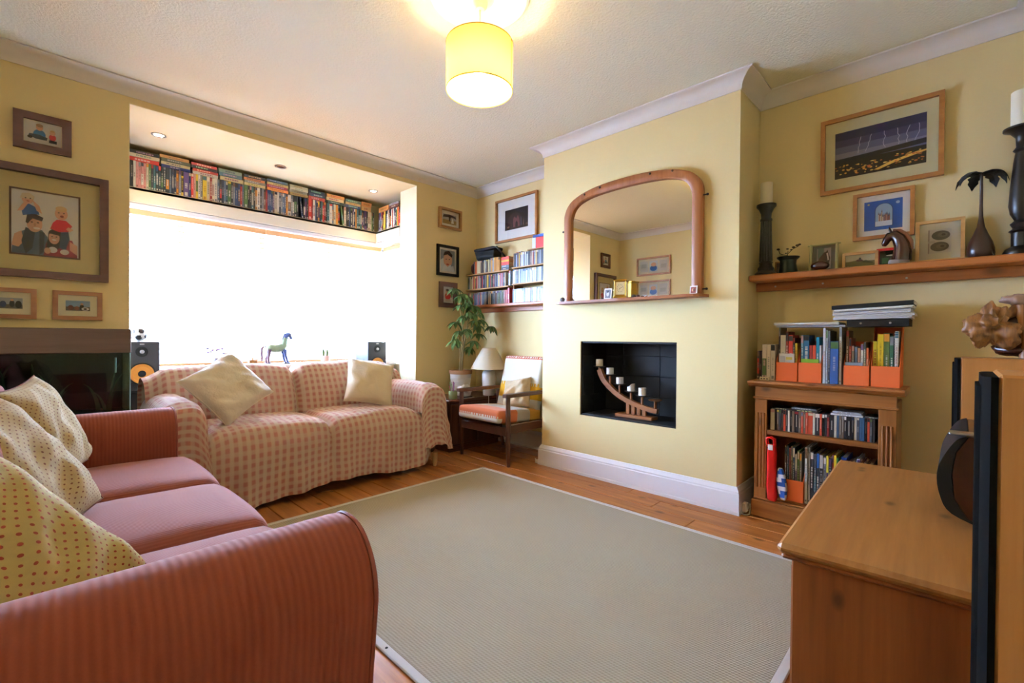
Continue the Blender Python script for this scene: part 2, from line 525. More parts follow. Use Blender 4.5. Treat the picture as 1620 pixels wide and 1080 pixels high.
# reveal faces and soffit in paler paint
w = MB()
w.box((WX0, YW + .001, 0), (WX0 + .003, YR, WZ)); w.box((WX1 - .003, YW + .001, 0), (WX1, YR, WZ))
struct('wall_bay_reveal', w, M_bay)
struct('ceiling_bay', MB().box((BX0 - .12, YW + .001, WZ), (BX1 + .12, BY + .12, WZ + .02)).box((BX0 - .12, YR, WZ + .02), (BX1 + .12, BY + .12, WZ + .1)), M_bay)
struct('roof_added_shade', MB().box((BX0 - .4, YR + .05, WZ + .1), (BX1 + .4, BY + .62, WZ + .16)), mat('grey_shade_slab', '#6A6A6A', .9))  # unseen overhang over the bay, added to shade the upper blind slats
# window sill
w = MB().cbox((BX0, 4.14, SILL), (BX1, BY + .02, SILL + .03), .008)
struct('trim_sill', w, M_white)
# windows
def window(idx, p0, p1, nbays, out):
    """glazed frame between two plan points, z 0.755 .. 1.93"""
    a = Vector((p0[0], p0[1], 0)); b = Vector((p1[0], p1[1], 0)); L = (b - a).length; ang = math.atan2(b.y - a.y, b.x - a.x)
    e = bpy.data.objects.new('window_%d' % idx, None); COL.objects.link(e); e.location = (a.x, a.y, .755); e.rotation_euler = (0, 0, ang)
    e['kind'] = 'structure'; WM[e] = Matrix.Translation((a.x, a.y, .755)) @ Matrix.Rotation(ang, 4, 'Z')
    h = 1.175; d0, d1 = (.03, .09)
    f = MB(); t = .05
    f.cbox((0, d0, 0), (L, d1, t), .005); f.cbox((0, d0, h - t), (L, d1, h), .005); f.cbox((0, d0, t), (t, d1, h - t), .005); f.cbox((L - t, d0, t), (L, d1, h - t), .005)
    obj('window_frame', f, M_white, e, None, False)
    for k in range(1, nbays):
        x = L * k / nbays; obj('mullion', MB().cbox((x - .025, d0, t), (x + .025, d1, h - t), .005), M_white, e, None, False)
    for k in range(nbays):
        x0 = max(t, L * k / nbays + .025); x1 = min(L - t, L * (k + 1) / nbays - .025)
        obj('pane', MB().box((x0, .056, t), (x1, .060, h - t)), M_pane, e, None, False)
window(1, (BX0 - .02, BY), (BX1 + .02, BY), 4, 1)
window(2, (BX1, BY - .0), (BX1, YR), 1, 1)
window(3, (BX0, YR), (BX0, BY), 1, 1)
# venetian blinds: every slat its own piece
M_slat = wood('golden_wood_slat', '#D8A878', '#C08A55', 'x', .5, 1.0, 0, 0, 2)
M_slat_y = wood('golden_wood_slat_side', '#D8A878', '#C08A55', 'y', .5, 1.0, 0, 0, 2)
def blind(label, x0, x1, y0, y1, along):
    t = thing('venetian_blind', label, 'blind', ((x0 + x1) / 2, (y0 + y1) / 2, .76), group='wooden venetian blinds in the bay')
    m = M_slat if along == 'x' else M_slat_y
    obj('head_rail', MB().cbox((x0, y0, 1.885), (x1, y1, 1.928), .003), m, t)
    obj('bottom_rail', MB().cbox((x0, y0, .762), (x1, y1, .782), .003), m, t)
    L = (x1 - x0) if along == 'x' else (y1 - y0); dpt = (y1 - y0) if along == 'x' else (x1 - x0)
    sl = MB()
    if along == 'x': sl.cbox((-L / 2, -dpt / 2, -.0014), (L / 2, dpt / 2, .0014), .0006)
    else: sl.cbox((-dpt / 2, -L / 2, -.0014), (dpt / 2, L / 2, .0014), .0006)
    me = mesh_of('slat', sl, m)
    z = .812
    while z < 1.872:
        inst('slat', me, t, ((x0 + x1) / 2, (y0 + y1) / 2, z), ((.22, 0, 0) if along == 'x' else (0, 0, 0))); z += .0415
    cords = MB()
    for q in (.15, .5, .85):
        for s in (-1, 1):
            if along == 'x': p = (x0 + L * q, (y0 + y1) / 2 + s * (dpt / 2 + .001))
            else: p = ((x0 + x1) / 2 + s * (dpt / 2 + .001), y0 + L * q)
            cords.cyl((p[0], p[1], .77), (p[0], p[1], 1.89), .0012, n=5)
    obj('ladder_cord', cords, mat('tan_cord', '#C9A57C', .8), t)
blind('wooden slatted blind on the left half of the front bay window', BX0 + .06, 1.383, 4.35, 4.40, 'x')
blind('wooden slatted blind on the right half of the front bay window', 1.392, BX1 - .06, 4.35, 4.40, 'x')
blind('short wooden slatted blind on the right side window of the bay', BX1 - .055, BX1 - .008, YR + .03, 4.335, 'y')
blind('short wooden slatted blind on the left side window of the bay', BX0 + .008, BX0 + .055, YR + .03, 4.335, 'y')

# high shelf round the bay, with its deep pelmet
SHZ, SY = 2.066, 4.27
t = thing('bay_shelf', 'cream painted high shelf with deep pelmet running round the bay window', 'shelf', (1.39, 4.3, 1.93))
obj('board', MB().box((BX0, SY, SHZ - .02), (BX1, BY, SHZ)), M_cream, t)
for nm, x0, x1 in (('right', 2.40, BX1), ('left', BX0, .40)):
    obj('side_board', MB().box((x0, YR, SHZ - .02), (x1, SY, SHZ)), M_cream, t)
obj('pelmet', MB().cbox((.40, SY, 1.958), (2.40, SY + .018, SHZ - .0), .002), M_cream, t)
obj('pelmet', MB().cbox((2.40, YR + .001, 1.958), (2.418, SY, SHZ - .0), .002), M_cream, t)
obj('pelmet', MB().cbox((.382, YR + .001, 1.958), (.40, SY, SHZ - .0), .002), M_cream, t)
mo = MB()
for a, b in (((.40, SY + .004, 1.915), (2.40, SY + .03, 1.958)), ((2.404, YR + .001, 1.915), (2.43, SY + .004, 1.958)), ((.37, YR + .001, 1.915), (.396, SY + .004, 1.958))):
    mo.cbox(a, b, .008)
obj('moulding', mo, M_white, t)

# ------------------------------------------------------------------ lamps of the room
def downlight(x, y, lit, label):
    t = thing('downlight', label, 'downlight', (x, y, WZ - .01), group='recessed downlights in the bay soffit')
    obj('rim', MB().lathe([(.030, WZ - .001), (.042, WZ - .001), (.043, WZ - .005), (.036, WZ - .008), (.030, WZ - .004)], (x, y, 0), 24), M_steel, t, 30)
    if lit:
        obj('lamp_face', MB().cyl((x, y, WZ - .0035), (x, y, WZ - .0015), .029, n=20), mat('lit_halogen', '#FFE8C0', .5, emit=25.0), t)
        L = bpy.data.lights.new('halogen', 'SPOT'); L.energy = 9; L.color = (1, .82, .58); L.spot_size = 2.2; L.spot_blend = .9; L.shadow_soft_size = .03
        lo = bpy.data.objects.new('halogen', L); COL.objects.link(lo); lo.parent = t; lo.location = (0, 0, -.005)
    else:
        obj('lamp_face', MB().cyl((x, y, WZ - .0035), (x, y, WZ - .0015), .029, n=20), mat('unlit_halogen', '#3A2A1C', .2), t)
downlight(.578, 3.972, True, 'lit downlight in the bay soffit above the left end of the books')
downlight(1.374, 3.98, False, 'unlit dark downlight in the middle of the bay soffit')
downlight(2.209, 3.995, True, 'lit downlight in the bay soffit near the right corner of the books')

PX, PY = 1.355, 1.53
t = thing('ceiling_rose', 'round white plaster ceiling rose above the pendant lamp', 'ceiling rose', (PX, PY, ZC - .03))
obj('plaster_disc', MB().lathe([(0, ZC - .026), (.045, ZC - .026), (.06, ZC - .018), (.085, ZC - .024), (.11, ZC - .015), (.16, ZC - .019), (.19, ZC - .012), (.205, ZC - .017), (.218, ZC - .010), (.222, ZC - .0005)], (PX, PY, 0), 48), M_white, t, 35)
t = thing('pendant_lamp', 'lit yellow drum pendant lamp hanging from the ceiling', 'lamp', (PX, PY, 2.08))
obj('ceiling_cup', MB().lathe([(0, ZC - .062), (.02, ZC - .06), (.032, ZC - .045), (.034, ZC - .026)], (PX, PY, 0), 20), M_white, t, 40)
obj('cord', MB().cyl((PX, PY, 2.29), (PX, PY, ZC - .06), .0035, n=8), M_white, t)
g = N('yellow_fabric_shade')
g.t.nodes.remove(g.b)
df = g.n('ShaderNodeBsdfDiffuse'); df.inputs[0].default_value = H('#F2E3A0')
tl = g.n('ShaderNodeBsdfTranslucent'); tl.inputs[0].default_value = H('#FFEFA8')
mx = g.n('ShaderNodeMixShader'); mx.inputs[0].default_value = .55
g.l(df.outputs[0], mx.inputs[1]); g.l(tl.outputs[0], mx.inputs[2]); g.l(mx.outputs[0], g.out.inputs[0])
M_shade = g.m
SR, S0, S1 = .146, 2.085, 2.287
obj('shade', MB().lathe([(SR, S0), (SR, S1), (SR - .0015, S1), (SR - .0015, S0), (SR, S0)], (PX, PY, 0), 48), M_shade, t, 30)
for z in (S0, S1): obj('rim_wire', MB().tube([(PX + SR * math.cos(a * PI / 20), PY + SR * math.sin(a * PI / 20), z) for a in range(41)], .0022, 6, cap=False), mat('gold_trim', '#D8B23C', .5), t, 40)
# vertical seam of the shade
sa = math.radians(-63)
obj('seam', MB().box((-.001, SR, S0), (.003, SR + .0012, S1)), mat('seam_brown', '#B5762E', .8), t, None).matrix_local = Matrix.Translation((0, 0, -2.08)) @ Matrix.Rotation(sa - PI / 2, 4, 'Z')
sp = MB()
for k in range(3):
    a = k * 2 * PI / 3 + .4; sp.cyl((PX, PY, S1 - .03), (PX + SR * .985 * math.cos(a), PY + SR * .985 * math.sin(a), S1 - .004), .0015, n=5)
sp.cyl((PX, PY, 2.235), (PX, PY, 2.295), .018, n=14)
obj('lamp_holder', sp, M_white, t, 40)
obj('bulb', MB().ball((PX, PY, 2.185), .03, 10, sc=(1, 1, 1.25)), mat('lit_bulb_glass', '#FFD9A0', .4, emit=40.0), t, 60)
L = bpy.data.lights.new('bulb_light', 'POINT'); L.energy = 17; L.color = (1, .84, .60); L.shadow_soft_size = .035
lo = bpy.data.objects.new('bulb_light', L); COL.objects.link(lo); lo.parent = t; lo.location = (0, 0, 2.142 - 2.08)

# ------------------------------------------------------------------ books, films and discs
PAL = [('#15171B', 'black'), ('#1A1D22', 'black'), ('#20242B', 'charcoal'), ('#2B2F38', 'slate grey'), ('#1D2A44', 'navy'), ('#24406E', 'blue'), ('#5A6F8C', 'grey blue'), ('#D9D5CB', 'white'),
       ('#CFC6AE', 'cream'), ('#E2DED6', 'white'), ('#8A1F1C', 'dark red'), ('#C0322A', 'red'), ('#D08A2E', 'amber'), ('#D8B93A', 'yellow'), ('#4E6B3C', 'green'), ('#5B3F6E', 'purple'),
       ('#7D8289', 'grey'), ('#6E4A33', 'brown'), ('#B98C86', 'dusty pink'), ('#3E6E78', 'teal')]
CDPAL = [('#15171B', 'black'), ('#2B2F38', 'slate grey'), ('#8C97A8', 'silver grey'), ('#B9C2CF', 'pale grey'), ('#D6DADF', 'white'), ('#4C5F7A', 'grey blue'), ('#20304A', 'navy'), ('#5E6A4A', 'olive'),
         ('#A33A32', 'red'), ('#CDBF9A', 'cream'), ('#C8A23A', 'yellow'), ('#3C5C48', 'green'), ('#6A4A3A', 'brown'), ('#7A7F86', 'grey')]
def shade_of(c, f): return tuple(min(1, x * f) for x in c[:3]) + (1,)
def upright_mesh(w, h, d, hexc, rng, pages=False, disc=False):
    """standing spine: local x thickness, y depth (spine at 0), z height"""
    c = H(hexc); m = MB(c); lum = sum(c[:3]) / 3
    ink = H('#E8E4D8') if lum < .25 else H(rng.choice(('#1B1B20', '#7A1E1A', '#22355E')))
    if pages:
        m.cbox((0, 0, 0), (w, d * .05, h), .0008); m.box((0, d * .05, 0), (w * .08, d, h)); m.box((w * .92, d * .05, 0), (w, d, h))
        m.box((w * .08, d * .05, .003), (w * .92, d - .004, h - .003), '#DDD3BC')
    else: m.cbox((0, 0, 0), (w, d, h), .0008)
    e = -.0003
    def q(x0, x1, z0, z1, col): m.add([(x0, e, z0), (x1, e, z0), (x1, e, z1), (x0, e, z1)], [(0, 1, 2, 3)], col)
    if rng.random() < .45: q(.0006, w - .0006, h * rng.uniform(.8, .9), h * .985, shade_of(H(rng.choice(PAL)[0]), 1))
    def blend(k): return tuple(a_ + (b_ - a_) * k for a_, b_ in zip(c, ink))
    if disc:
        if rng.random() < .5: q(w * .4, w * .6, h * rng.uniform(.15, .4), h * rng.uniform(.6, .9), blend(rng.uniform(.2, .5)))
        return m
    style = rng.random()
    if style < .3: q(w * .05, w * .95, h * rng.uniform(.12, .3), h * rng.uniform(.5, .75), shade_of(H(rng.choice(PAL)[0]), rng.uniform(.7, 1.1)))
    z = h * rng.uniform(.2, .4); z1 = h * rng.uniform(.55, .85); kk = rng.uniform(.25, .85); wd_ = rng.uniform(.12, .26); e = -.0005
    while z < z1:
        l = rng.uniform(.003, .016); q(w * (.5 - wd_), w * (.5 + wd_), z, min(z1, z + l), blend(kk)); z += l + rng.uniform(.0015, .006)
    if rng.random() < .6: q(w * .22, w * .78, h * .04, h * .04 + w * .8, blend(.7))
    return m
def flat_mesh(L, th, d, hexc, rng, pages=True):
    """lying book: local x length along the spine, z thickness"""
    c = H(hexc); m = MB(c); lum = sum(c[:3]) / 3
    ink = H('#E8E4D8') if lum < .25 else H(rng.choice(('#1B1B20', '#7A1E1A', '#22355E')))
    m.cbox((0, 0, 0), (L, .006, th), .0008); m.box((0, .006, 0), (L, d, .002)); m.box((0, .006, th - .002), (L, d, th)); m.box((.002, .006, .002), (L - .002, d - .003, th - .002), '#DDD3BC')
    x = L * rng.uniform(.12, .3); x1 = L * rng.uniform(.6, .85); e = -.0003; ink = tuple(a_ + (b_ - a_) * rng.uniform(.3, .8) for a_, b_ in zip(c, ink))
    while x < x1:
        l = rng.uniform(.005, .018); m.add([(x, e, th * .3), (min(x1, x + l), e, th * .3), (min(x1, x + l), e, th * .7), (x, e, th * .7)], [(0, 1, 2, 3)], ink); x += l + .004
    return m
def put(name, mb, m, loc, rz, label, cat, group, ry=0.0):
    me = mesh_of(name, mb, m)
    o = bpy.data.objects.new(name, me); COL.objects.link(o); o.location = loc; o.rotation_euler = (0, ry, rz)
    return tag(o, label, cat, group)
FACE_Y, FACE_X = 0.0, -PI / 2         # spines facing the room from the window / from the chimney side

rg = random.Random(21)
# long front row
x = .425; n = 0; lean = False
hint = [(.425, .49, ['#20242B', '#1A1D22', '#D9D5CB']), (.49, .56, ['#CFC6AE', '#C98A86', '#E2DED6', '#A33A32']), (.60, .68, ['#243038', '#1E2A30', '#22323A'])]
while x < 2.375:
    wd = rg.choice((.0142, .0145, .015, .0138, .016, .0145, .022, .027 if rg.random() < .3 else .0145))
    c, cn = rg.choice(PAL)
    for a, b, cc in hint:
        if a <= x < b: c = rg.choice(cc); cn = {'#20242B': 'charcoal', '#1A1D22': 'black', '#D9D5CB': 'white', '#CFC6AE': 'cream', '#C98A86': 'pink', '#E2DED6': 'white', '#A33A32': 'red'}.get(c, 'dark teal')
    if .775 < x < .80: wd, c, cn = .034, '#5D4A86', 'purple'
    hh = .19 + rg.uniform(-.004, .002); ry = 0
    if 1.62 < x < 1.665 or 2.0 < x < 2.05: ry = -.13; 
    n += 1
    if ry: x += .030 if not lean else .0006
    lean = bool(ry)
    put('film_case', upright_mesh(wd - .0006, hh, .135, c, rg), M_gloss, (x, 4.276 + rg.uniform(0, .006), SHZ + (wd * math.sin(-ry) if 0 else .0005)), FACE_Y,
        '%s film case, %s upright from the left on the front bay shelf' % (cn, ORD(n)), 'film case', 'film cases on the front bay shelf', ry)
    x += wd
# stacks lying on top of them
x = .43; n = 0
tops = [['#2A2C34', '#D8CCAE', '#C9342C'], ['#D9A36A', '#5C6250', '#D8CFA4', '#3B4A8C'], ['#B23A44', '#33333C', '#B4433A', '#C8C8C4'], ['#9CB0A4', '#5B7C8A', '#DCD0A8'], ['#39414C', '#D88A5A', '#8A8C84', '#D8C99A'],
        ['#4C6478', '#D8C48A', '#8A2E3A', '#E08A4A'], ['#B8B8A0', '#CFCBB8', '#8C8C88', '#A9905E'], ['#2C3848', '#3C4C60', '#A8453C'], ['#D89A5C', '#DCC89C', '#2C4444'], ['#6F8478', '#D8BC88', '#3E5480'], ['#D08A50', '#C8A070']]
wid = [.20, .195, .185, .18, .175, .185, .17, .165, .185, .17, .12]
names = {'#2A2C34': 'black'}
def cname(h):
    r, gg, b = [int(h[i:i + 2], 16) for i in (1, 3, 5)]
    mx_, mn = max(r, gg, b), min(r, gg, b)
    if mx_ < 62: return 'black'
    if mx_ - mn < 28: return 'white' if mn > 195 else ('grey' if mn > 90 else 'charcoal')
    if r == mx_:
        if gg > b + 40 and gg > r * .78: return 'cream' if b > 120 else 'yellow'
        if gg > r * .52: return 'tan' if mx_ > 150 else 'brown'
        return 'red' if mx_ > 120 else 'maroon'
    if gg == mx_: return 'green'
    return 'blue' if b > 100 else 'navy'
row = {'bottom': 1}
for k, (st, wv) in enumerate(zip(tops, wid)):
    z = SHZ + .1935; avail = (2.368 - z) * rg.uniform(.8, 1.0); th = avail / len(st) * .95
    for j, c in enumerate(reversed(st)):
        tt = th * rg.uniform(.85, 1.0); dx = rg.uniform(0, .012)
        n += 1
        pos = 'top' if j == len(st) - 1 else ('bottom' if j == 0 else ('second from bottom' if j == 1 else 'third from bottom'))
        put('paperback', flat_mesh(wv - .014, tt, .11, c, rg), M_gloss, (x + dx, 4.278 + rg.uniform(0, .012), z), FACE_Y,
            '%s book lying flat, %s in %s pile from left, bay shelf' % (cname(c), pos, ORD(k + 1)), 'book', 'books lying on the film cases')
        z += tt + .0005
    x += wv
# right-hand side shelf, spines towards the room
y = 4.255; n = 0
while y > 3.87:
    wd = rg.choice((.0142, .0145, .015, .016, .022)); c, cn = rg.choice(PAL); n += 1
    put('film_case', upright_mesh(wd - .0006, .188 + rg.uniform(-.006, .002), .13, c, rg), M_gloss, (2.408 + rg.uniform(0, .005), y, SHZ + .0005), FACE_X,
        '%s film case, %s from the corner on the right side bay shelf' % (cn, ORD(n)), 'film case', 'film cases on the right side bay shelf')
    y -= wd
for k, (c, y, L, z, th) in enumerate([('#D08A50', 4.25, .19, 2.259, .045), ('#6A3A30', 4.05, .17, 2.259, .028), ('#8A8C90', 4.05, .17, 2.288, .02)]):
    put('paperback', flat_mesh(L, th, .11, c, rg), M_gloss, (2.41, y, z), FACE_X, '%s book lying flat on the films of the right side bay shelf%s' % (cname(c), (' nearest the corner', ', lower', ', upper')[k]), 'book', 'books lying on the film cases')
# left-hand side shelf, seen in the mirror
y = 3.88; n = 0
while y < 4.24:
    wd = rg.choice((.0145, .016, .03)); c, cn = rg.choice(PAL[:6] + [('#C0502A', 'orange'), ('#8A3A22', 'rust')]); n += 1
    put('film_case', upright_mesh(wd - .0006, .188, .13, c, rg), M_gloss, (.392, y, SHZ + .0005), PI / 2,
        '%s film case, %s from the reveal on the left side bay shelf' % (cn, ORD(n)), 'film case', 'film cases on the left side bay shelf')
    y += wd

# ------------------------------------------------------------------ disc shelves in the left alcove
t = thing('disc_shelf', 'pine wall shelf in three tiers full of discs in the left alcove', 'shelf', (3.05, 2.95, 1.25))
obj('bottom_board', MB().cbox((2.955, CY1 + .002, 1.289), (XA - .002, 3.545, 1.314), .004), M_shelf, t)
obj('wall_batten', MB().cbox((3.10, CY1 + .002, 1.248), (XA - .002, 3.545, 1.289), .003), M_shelf, t)
for y0, y1, z in ((2.945, 3.545, 1.463), (2.945, 3.545, 1.609), (CY1 + .002, 2.905, 1.475), (CY1 + .002, 2.905, 1.622)):
    obj('tier_board', MB().cbox((2.972, y0, z), (XA - .002, y1, z + .012), .003), wood('pale_pine_board', '#CFA46E', '#B98A55', 'y', .45), t)
obj('tier_board', MB().cbox((2.975, CY1 + .002, 1.764), (XA - .002, 2.72, 1.772), .003), wood('pale_pine_board', '#CFA46E', '#B98A55', 'y', .45), t)
obj('upright_panel', MB().cbox((3.01, 2.909, 1.314), (XA - .002, 2.921, 1.764), .003), M_pine, t)
obj('upright_panel', MB().cbox((3.02, 3.533, 1.475), (XA - .002, 3.545, 1.62), .003), M_pine, t)
nd = {}
def disc_row(y0, y1, z, where, pal, h=.124, tmin=.0098, tmax=.0125, x=2.984, d=.125, name='disc_case', cat='disc case', order='from the window'):
    y = y0; k = 0
    while y - tmax > y1:
        wd = rg.uniform(tmin, tmax) * (2.0 if rg.random() < .05 else 1); 
        if y - wd < y1: break
        c, cn = rg.choice(pal); k += 1
        put(name, upright_mesh(wd - .0006, h, d, c, rg, disc=True), M_gloss, (x + rg.uniform(0, .004), y, z + .0005), FACE_X, '%s %s, %s %s, %s' % (cn, cat, ORD(k), order, where.split(' ', 2)[2] if where.startswith(('in the', 'on the')) else where), cat, cat + 's ' + where)
        y -= wd
DARK = CDPAL[:2] + CDPAL[5:9] + [CDPAL[2], CDPAL[13], CDPAL[9], CDPAL[12]]
PALE = CDPAL[2:5] * 4 + CDPAL[:2] + [CDPAL[5], CDPAL[6]]
disc_row(3.528, 2.968, 1.314, 'in the lowest tier left of the divider', DARK)
disc_row(3.528, 2.985, 1.475, 'in the middle tier left of the divider', DARK + CDPAL[8:11])
disc_row(2.903, 2.40, 1.314, 'in the lowest tier right of the divider', PALE)
disc_row(2.903, 2.40, 1.487, 'in the middle tier right of the divider', PALE + CDPAL[:2])
disc_row(2.885, 2.40, 1.634, 'in the top tier right of the divider', CDPAL)
put('red_case', upright_mesh(.022, .14, .12, '#B8303A', rg), M_gloss, (2.982, 2.962, 1.3145), FACE_X, 'thick red case at the end of the lowest disc tier', 'box set', 'box sets among the discs')
put('pale_blue_case', upright_mesh(.020, .13, .12, '#B8CBE4', rg), M_gloss, (2.975, 2.943, 1.4755), FACE_X, 'pale blue case in the gap between the middle disc tiers', 'box set', 'box sets among the discs')
# top left tier: books
disc_row(3.44, 3.21, 1.621, 'on the top tier under the black bag', [('#C9BF98', 'cream'), ('#6A7078', 'grey'), ('#3C3A3A', 'charcoal'), ('#C8622E', 'orange'), ('#5C4A3A', 'brown')], .122, .014, .02, 2.985, .13, 'paperback', 'book')
disc_row(3.21, 3.06, 1.621, 'on the top tier beside the flat red books', [('#C08A3E', 'amber'), ('#B97E36', 'ochre'), ('#8C97A0', 'grey'), ('#AEB6BC', 'pale grey')], .13, .013, .018, 2.985, .13, 'paperback', 'book')
z = 1.621
for k, (c, cn) in enumerate([('#2E3A44', 'dark slate'), ('#5A6870', 'grey'), ('#D8402E', 'red'), ('#E2B43A', 'yellow'), ('#D6482C', 'orange red')]):
    th = (.024, .022, .03, .016, .03)[k]
    put('paperback', flat_mesh(.098, th - .001, .13, c, rg), M_gloss, (2.982, 3.048, z + .0006), FACE_X, '%s book lying in the short pile beside the divider, %s' % (cn, ('lowest', 'second', 'third', 'fourth', 'topmost')[k]), 'book', 'pile of books on the top tier')
    z += th
# black round tin and bag at the left end of the top tier
o = obj('round_case', MB().lathe([(0, -.012), (.056, -.012), (.06, -.008), (.06, .008), (.056, .012), (0, .012)], (3.05, 3.478, 1.621 + .061), 24, axis='y'), mat('dark_red_tin', '#3A1416', .4), None, 35)
tag(o, 'round black and red case standing at the window end of the top tier', 'case')
bg = thing('camera_bag', 'soft black camera bag lying on the books of the top tier', 'bag', (3.05, 3.28, 1.745))
def crump(s, q): return lambda p, u: p + Vector((nz(p.x * 14, p.y * 14, p.z * 14 + s), nz(p.y * 14, p.z * 14, s), nz(p.z * 13, p.x * 12, s + 4))) * q
obj('pouch', MB().rbox((2.98, 3.16, 1.746), (3.11, 3.425, 1.852), .03, 10, crump(2, .014)), mat('black_nylon', '#0D0D10', .7), bg, 60)
obj('lid_flap', MB().rbox((2.972, 3.15, 1.825), (3.112, 3.43, 1.868), .018, 8, crump(5, .012)), mat('black_nylon', '#0D0D10', .7), bg, 60)
obj('strap', MB().tube([(2.985, 3.17, 1.84), (2.99, 3.12, 1.85), (3.02, 3.085, 1.80), (3.06, 3.08, 1.765), (3.09, 3.10, 1.756)], [.008, .01, .01, .009, .008], 8), mat('black_nylon', '#0D0D10', .7), bg, 60)
o = obj('red_box', MB('#D23A38').cbox((2.99, 2.50, 1.773), (3.10, 2.665, 1.867), .003).cbox((2.988, 2.498, 1.868), (3.102, 2.667, 1.89), .002, '#2E56A8').cbox((2.986, 2.63, 1.776), (2.9895, 2.668, 1.866), .001, '#D8DEE8'), M_gloss, None)
tag(o, 'red cardboard box with blue lid at the chimney end of the disc shelf', 'box')
for k, (y, c) in enumerate([(2.86, '#B04A30'), (2.835, '#D8D4C8')]):
    o = obj('matchbox', MB(c).cbox((3.0, y - .02, 1.759 + .0005 + k * .008), (3.05, y + .02, 1.767 + k * .008), .001), M_gloss, None)
    tag(o, ('flat rust coloured packet on the discs beside the divider', 'flat white packet above the rust packet by the divider')[k], 'packet')

# ------------------------------------------------------------------ framed pictures
def print_mesh(x0, x1, z0, z1, y, base, shapes):
    m = MB(base); W, Hh = x1 - x0, z1 - z0
    def clampx(v): return min(1, max(0, v))
    m.add([(x0, y, z0), (x1, y, z0), (x1, y, z1), (x0, y, z1)], [(0, 1, 2, 3)])
    for i, s in enumerate(shapes):
        yy = y - .00012 * (i + 1); k = s[0]
        if k == 'r': pts = [(s[1], s[3]), (s[2], s[3]), (s[2], s[4]), (s[1], s[4])]; c = s[5]
        elif k == 'e': pts = [(s[1] + s[3] * math.cos(a * PI / 9), s[2] + s[4] * math.sin(a * PI / 9)) for a in range(18)]; c = s[5]
        else: pts = s[1]; c = s[2]
        m.add([(x0 + clampx(p[0]) * W, yy, z0 + clampx(p[1]) * Hh) for p in pts], [tuple(range(len(pts)))], c)
    return m
def picture(name, label, w, h, fw, fd, fm, loc, rz, base, shapes, margin=None, mm=None, rx=0.0, group=None, cat='picture', slip=None):
    t = thing(name, label, cat, loc, rz, rx, group)
    f = MB(); e = min(.003, fw * .2); d = -fd
    def bar(pts): f.prism(pts, d, -.002, 'y')
    X, Z = w / 2, h
    bar([(-X, 0), (X, 0), (X - fw, fw), (-X + fw, fw)]); bar([(X, 0), (X, Z), (X - fw, Z - fw), (X - fw, fw)])
    bar([(X, Z), (-X, Z), (-X + fw, Z - fw), (X - fw, Z - fw)]); bar([(-X, Z), (-X, 0), (-X + fw, fw), (-X + fw, Z - fw)])
    obj('frame', f, fm, t, None, False)
    obj('backing', MB().box((-X + fw, -.006, fw), (X - fw, -.001, Z - fw)), mat('grey_card', '#8A857A', .9), t, None, False)
    if margin:
        ml, mb_ = margin if isinstance(margin, tuple) else (margin, margin)
        ix0, ix1, iz0, iz1 = -X + fw + ml, X - fw - ml, fw + mb_, Z - fw - mb_
        mo = MB(); a, b = -.0085, -.006
        mo.box((-X + fw, a, fw), (X - fw, b, iz0)); mo.box((-X + fw, a, iz1), (X - fw, b, Z - fw)); mo.box((-X + fw, a, iz0), (ix0, b, iz1)); mo.box((ix1, a, iz0), (X - fw, b, iz1))
        mt = obj('mount', mo, mm or M_mount, t, None, False)
        if slip:
            s = MB(); q = .008
            s.box((ix0 - q, a - .002, iz0 - q), (ix1 + q, a - .0001, iz0)); s.box((ix0 - q, a - .002, iz1), (ix1 + q, a - .0001, iz1 + q)); s.box((ix0 - q, a - .002, iz0), (ix0, a - .0001, iz1)); s.box((ix1, a - .002, iz0), (ix1 + q, a - .0001, iz1))
            obj('inner_frame', s, slip, t, None, False)
    else: ix0, ix1, iz0, iz1 = -X + fw, X - fw, fw, Z - fw
    obj('print', print_mesh(ix0, ix1, iz0, iz1, -.0065, base, shapes), M_print, t, None, False)
    obj('glass', MB().box((-X + fw, -fd * .72, fw), (X - fw, -fd * .72 + .0015, Z - fw)), M_glass, t, None, False)
    return t
SK, HR, DH, RD, BL, DN = '#D9A98A', '#4A3428', '#2A2020', '#B2232E', '#3F78B8', '#44546A'
# --- window wall, left of the bay (facing the room)
def baby(cx, cz, s, shirt): return [('e', cx, cz, .09 * s, .10 * s, shirt), ('e', cx, cz + .14 * s, .07 * s, .075 * s, SK), ('e', cx, cz + .19 * s, .065 * s, .035 * s, '#C9A070'), ('e', cx - .08 * s, cz - .09 * s, .08 * s, .035 * s, DN), ('e', cx + .08 * s, cz - .09 * s, .08 * s, .035 * s, DN)]
picture('picture_frame', 'small dark brown frame with two toddlers on white, top left of the bay', .222, .197, .038, .022, M_dkframe, (.018, YW - .0005, 1.984), 0, '#E4E4E6',
        [('e', .40, .44, .17, .22, '#4A8CC4'), ('e', .40, .76, .10, .15, SK), ('e', .40, .85, .10, .08, '#9A7450'), ('p', [(.1, .3), (.3, .2), (.6, .2), (.62, .34), (.4, .42), (.12, .4)], DN), ('e', .14, .25, .07, .07, '#2A2A30'),
         ('e', .76, .40, .10, .16, RD), ('e', .76, .62, .08, .12, SK), ('e', .76, .70, .07, .05, '#C9A070'), ('r', .66, .88, .12, .26, DN)], .004, M_mountw)
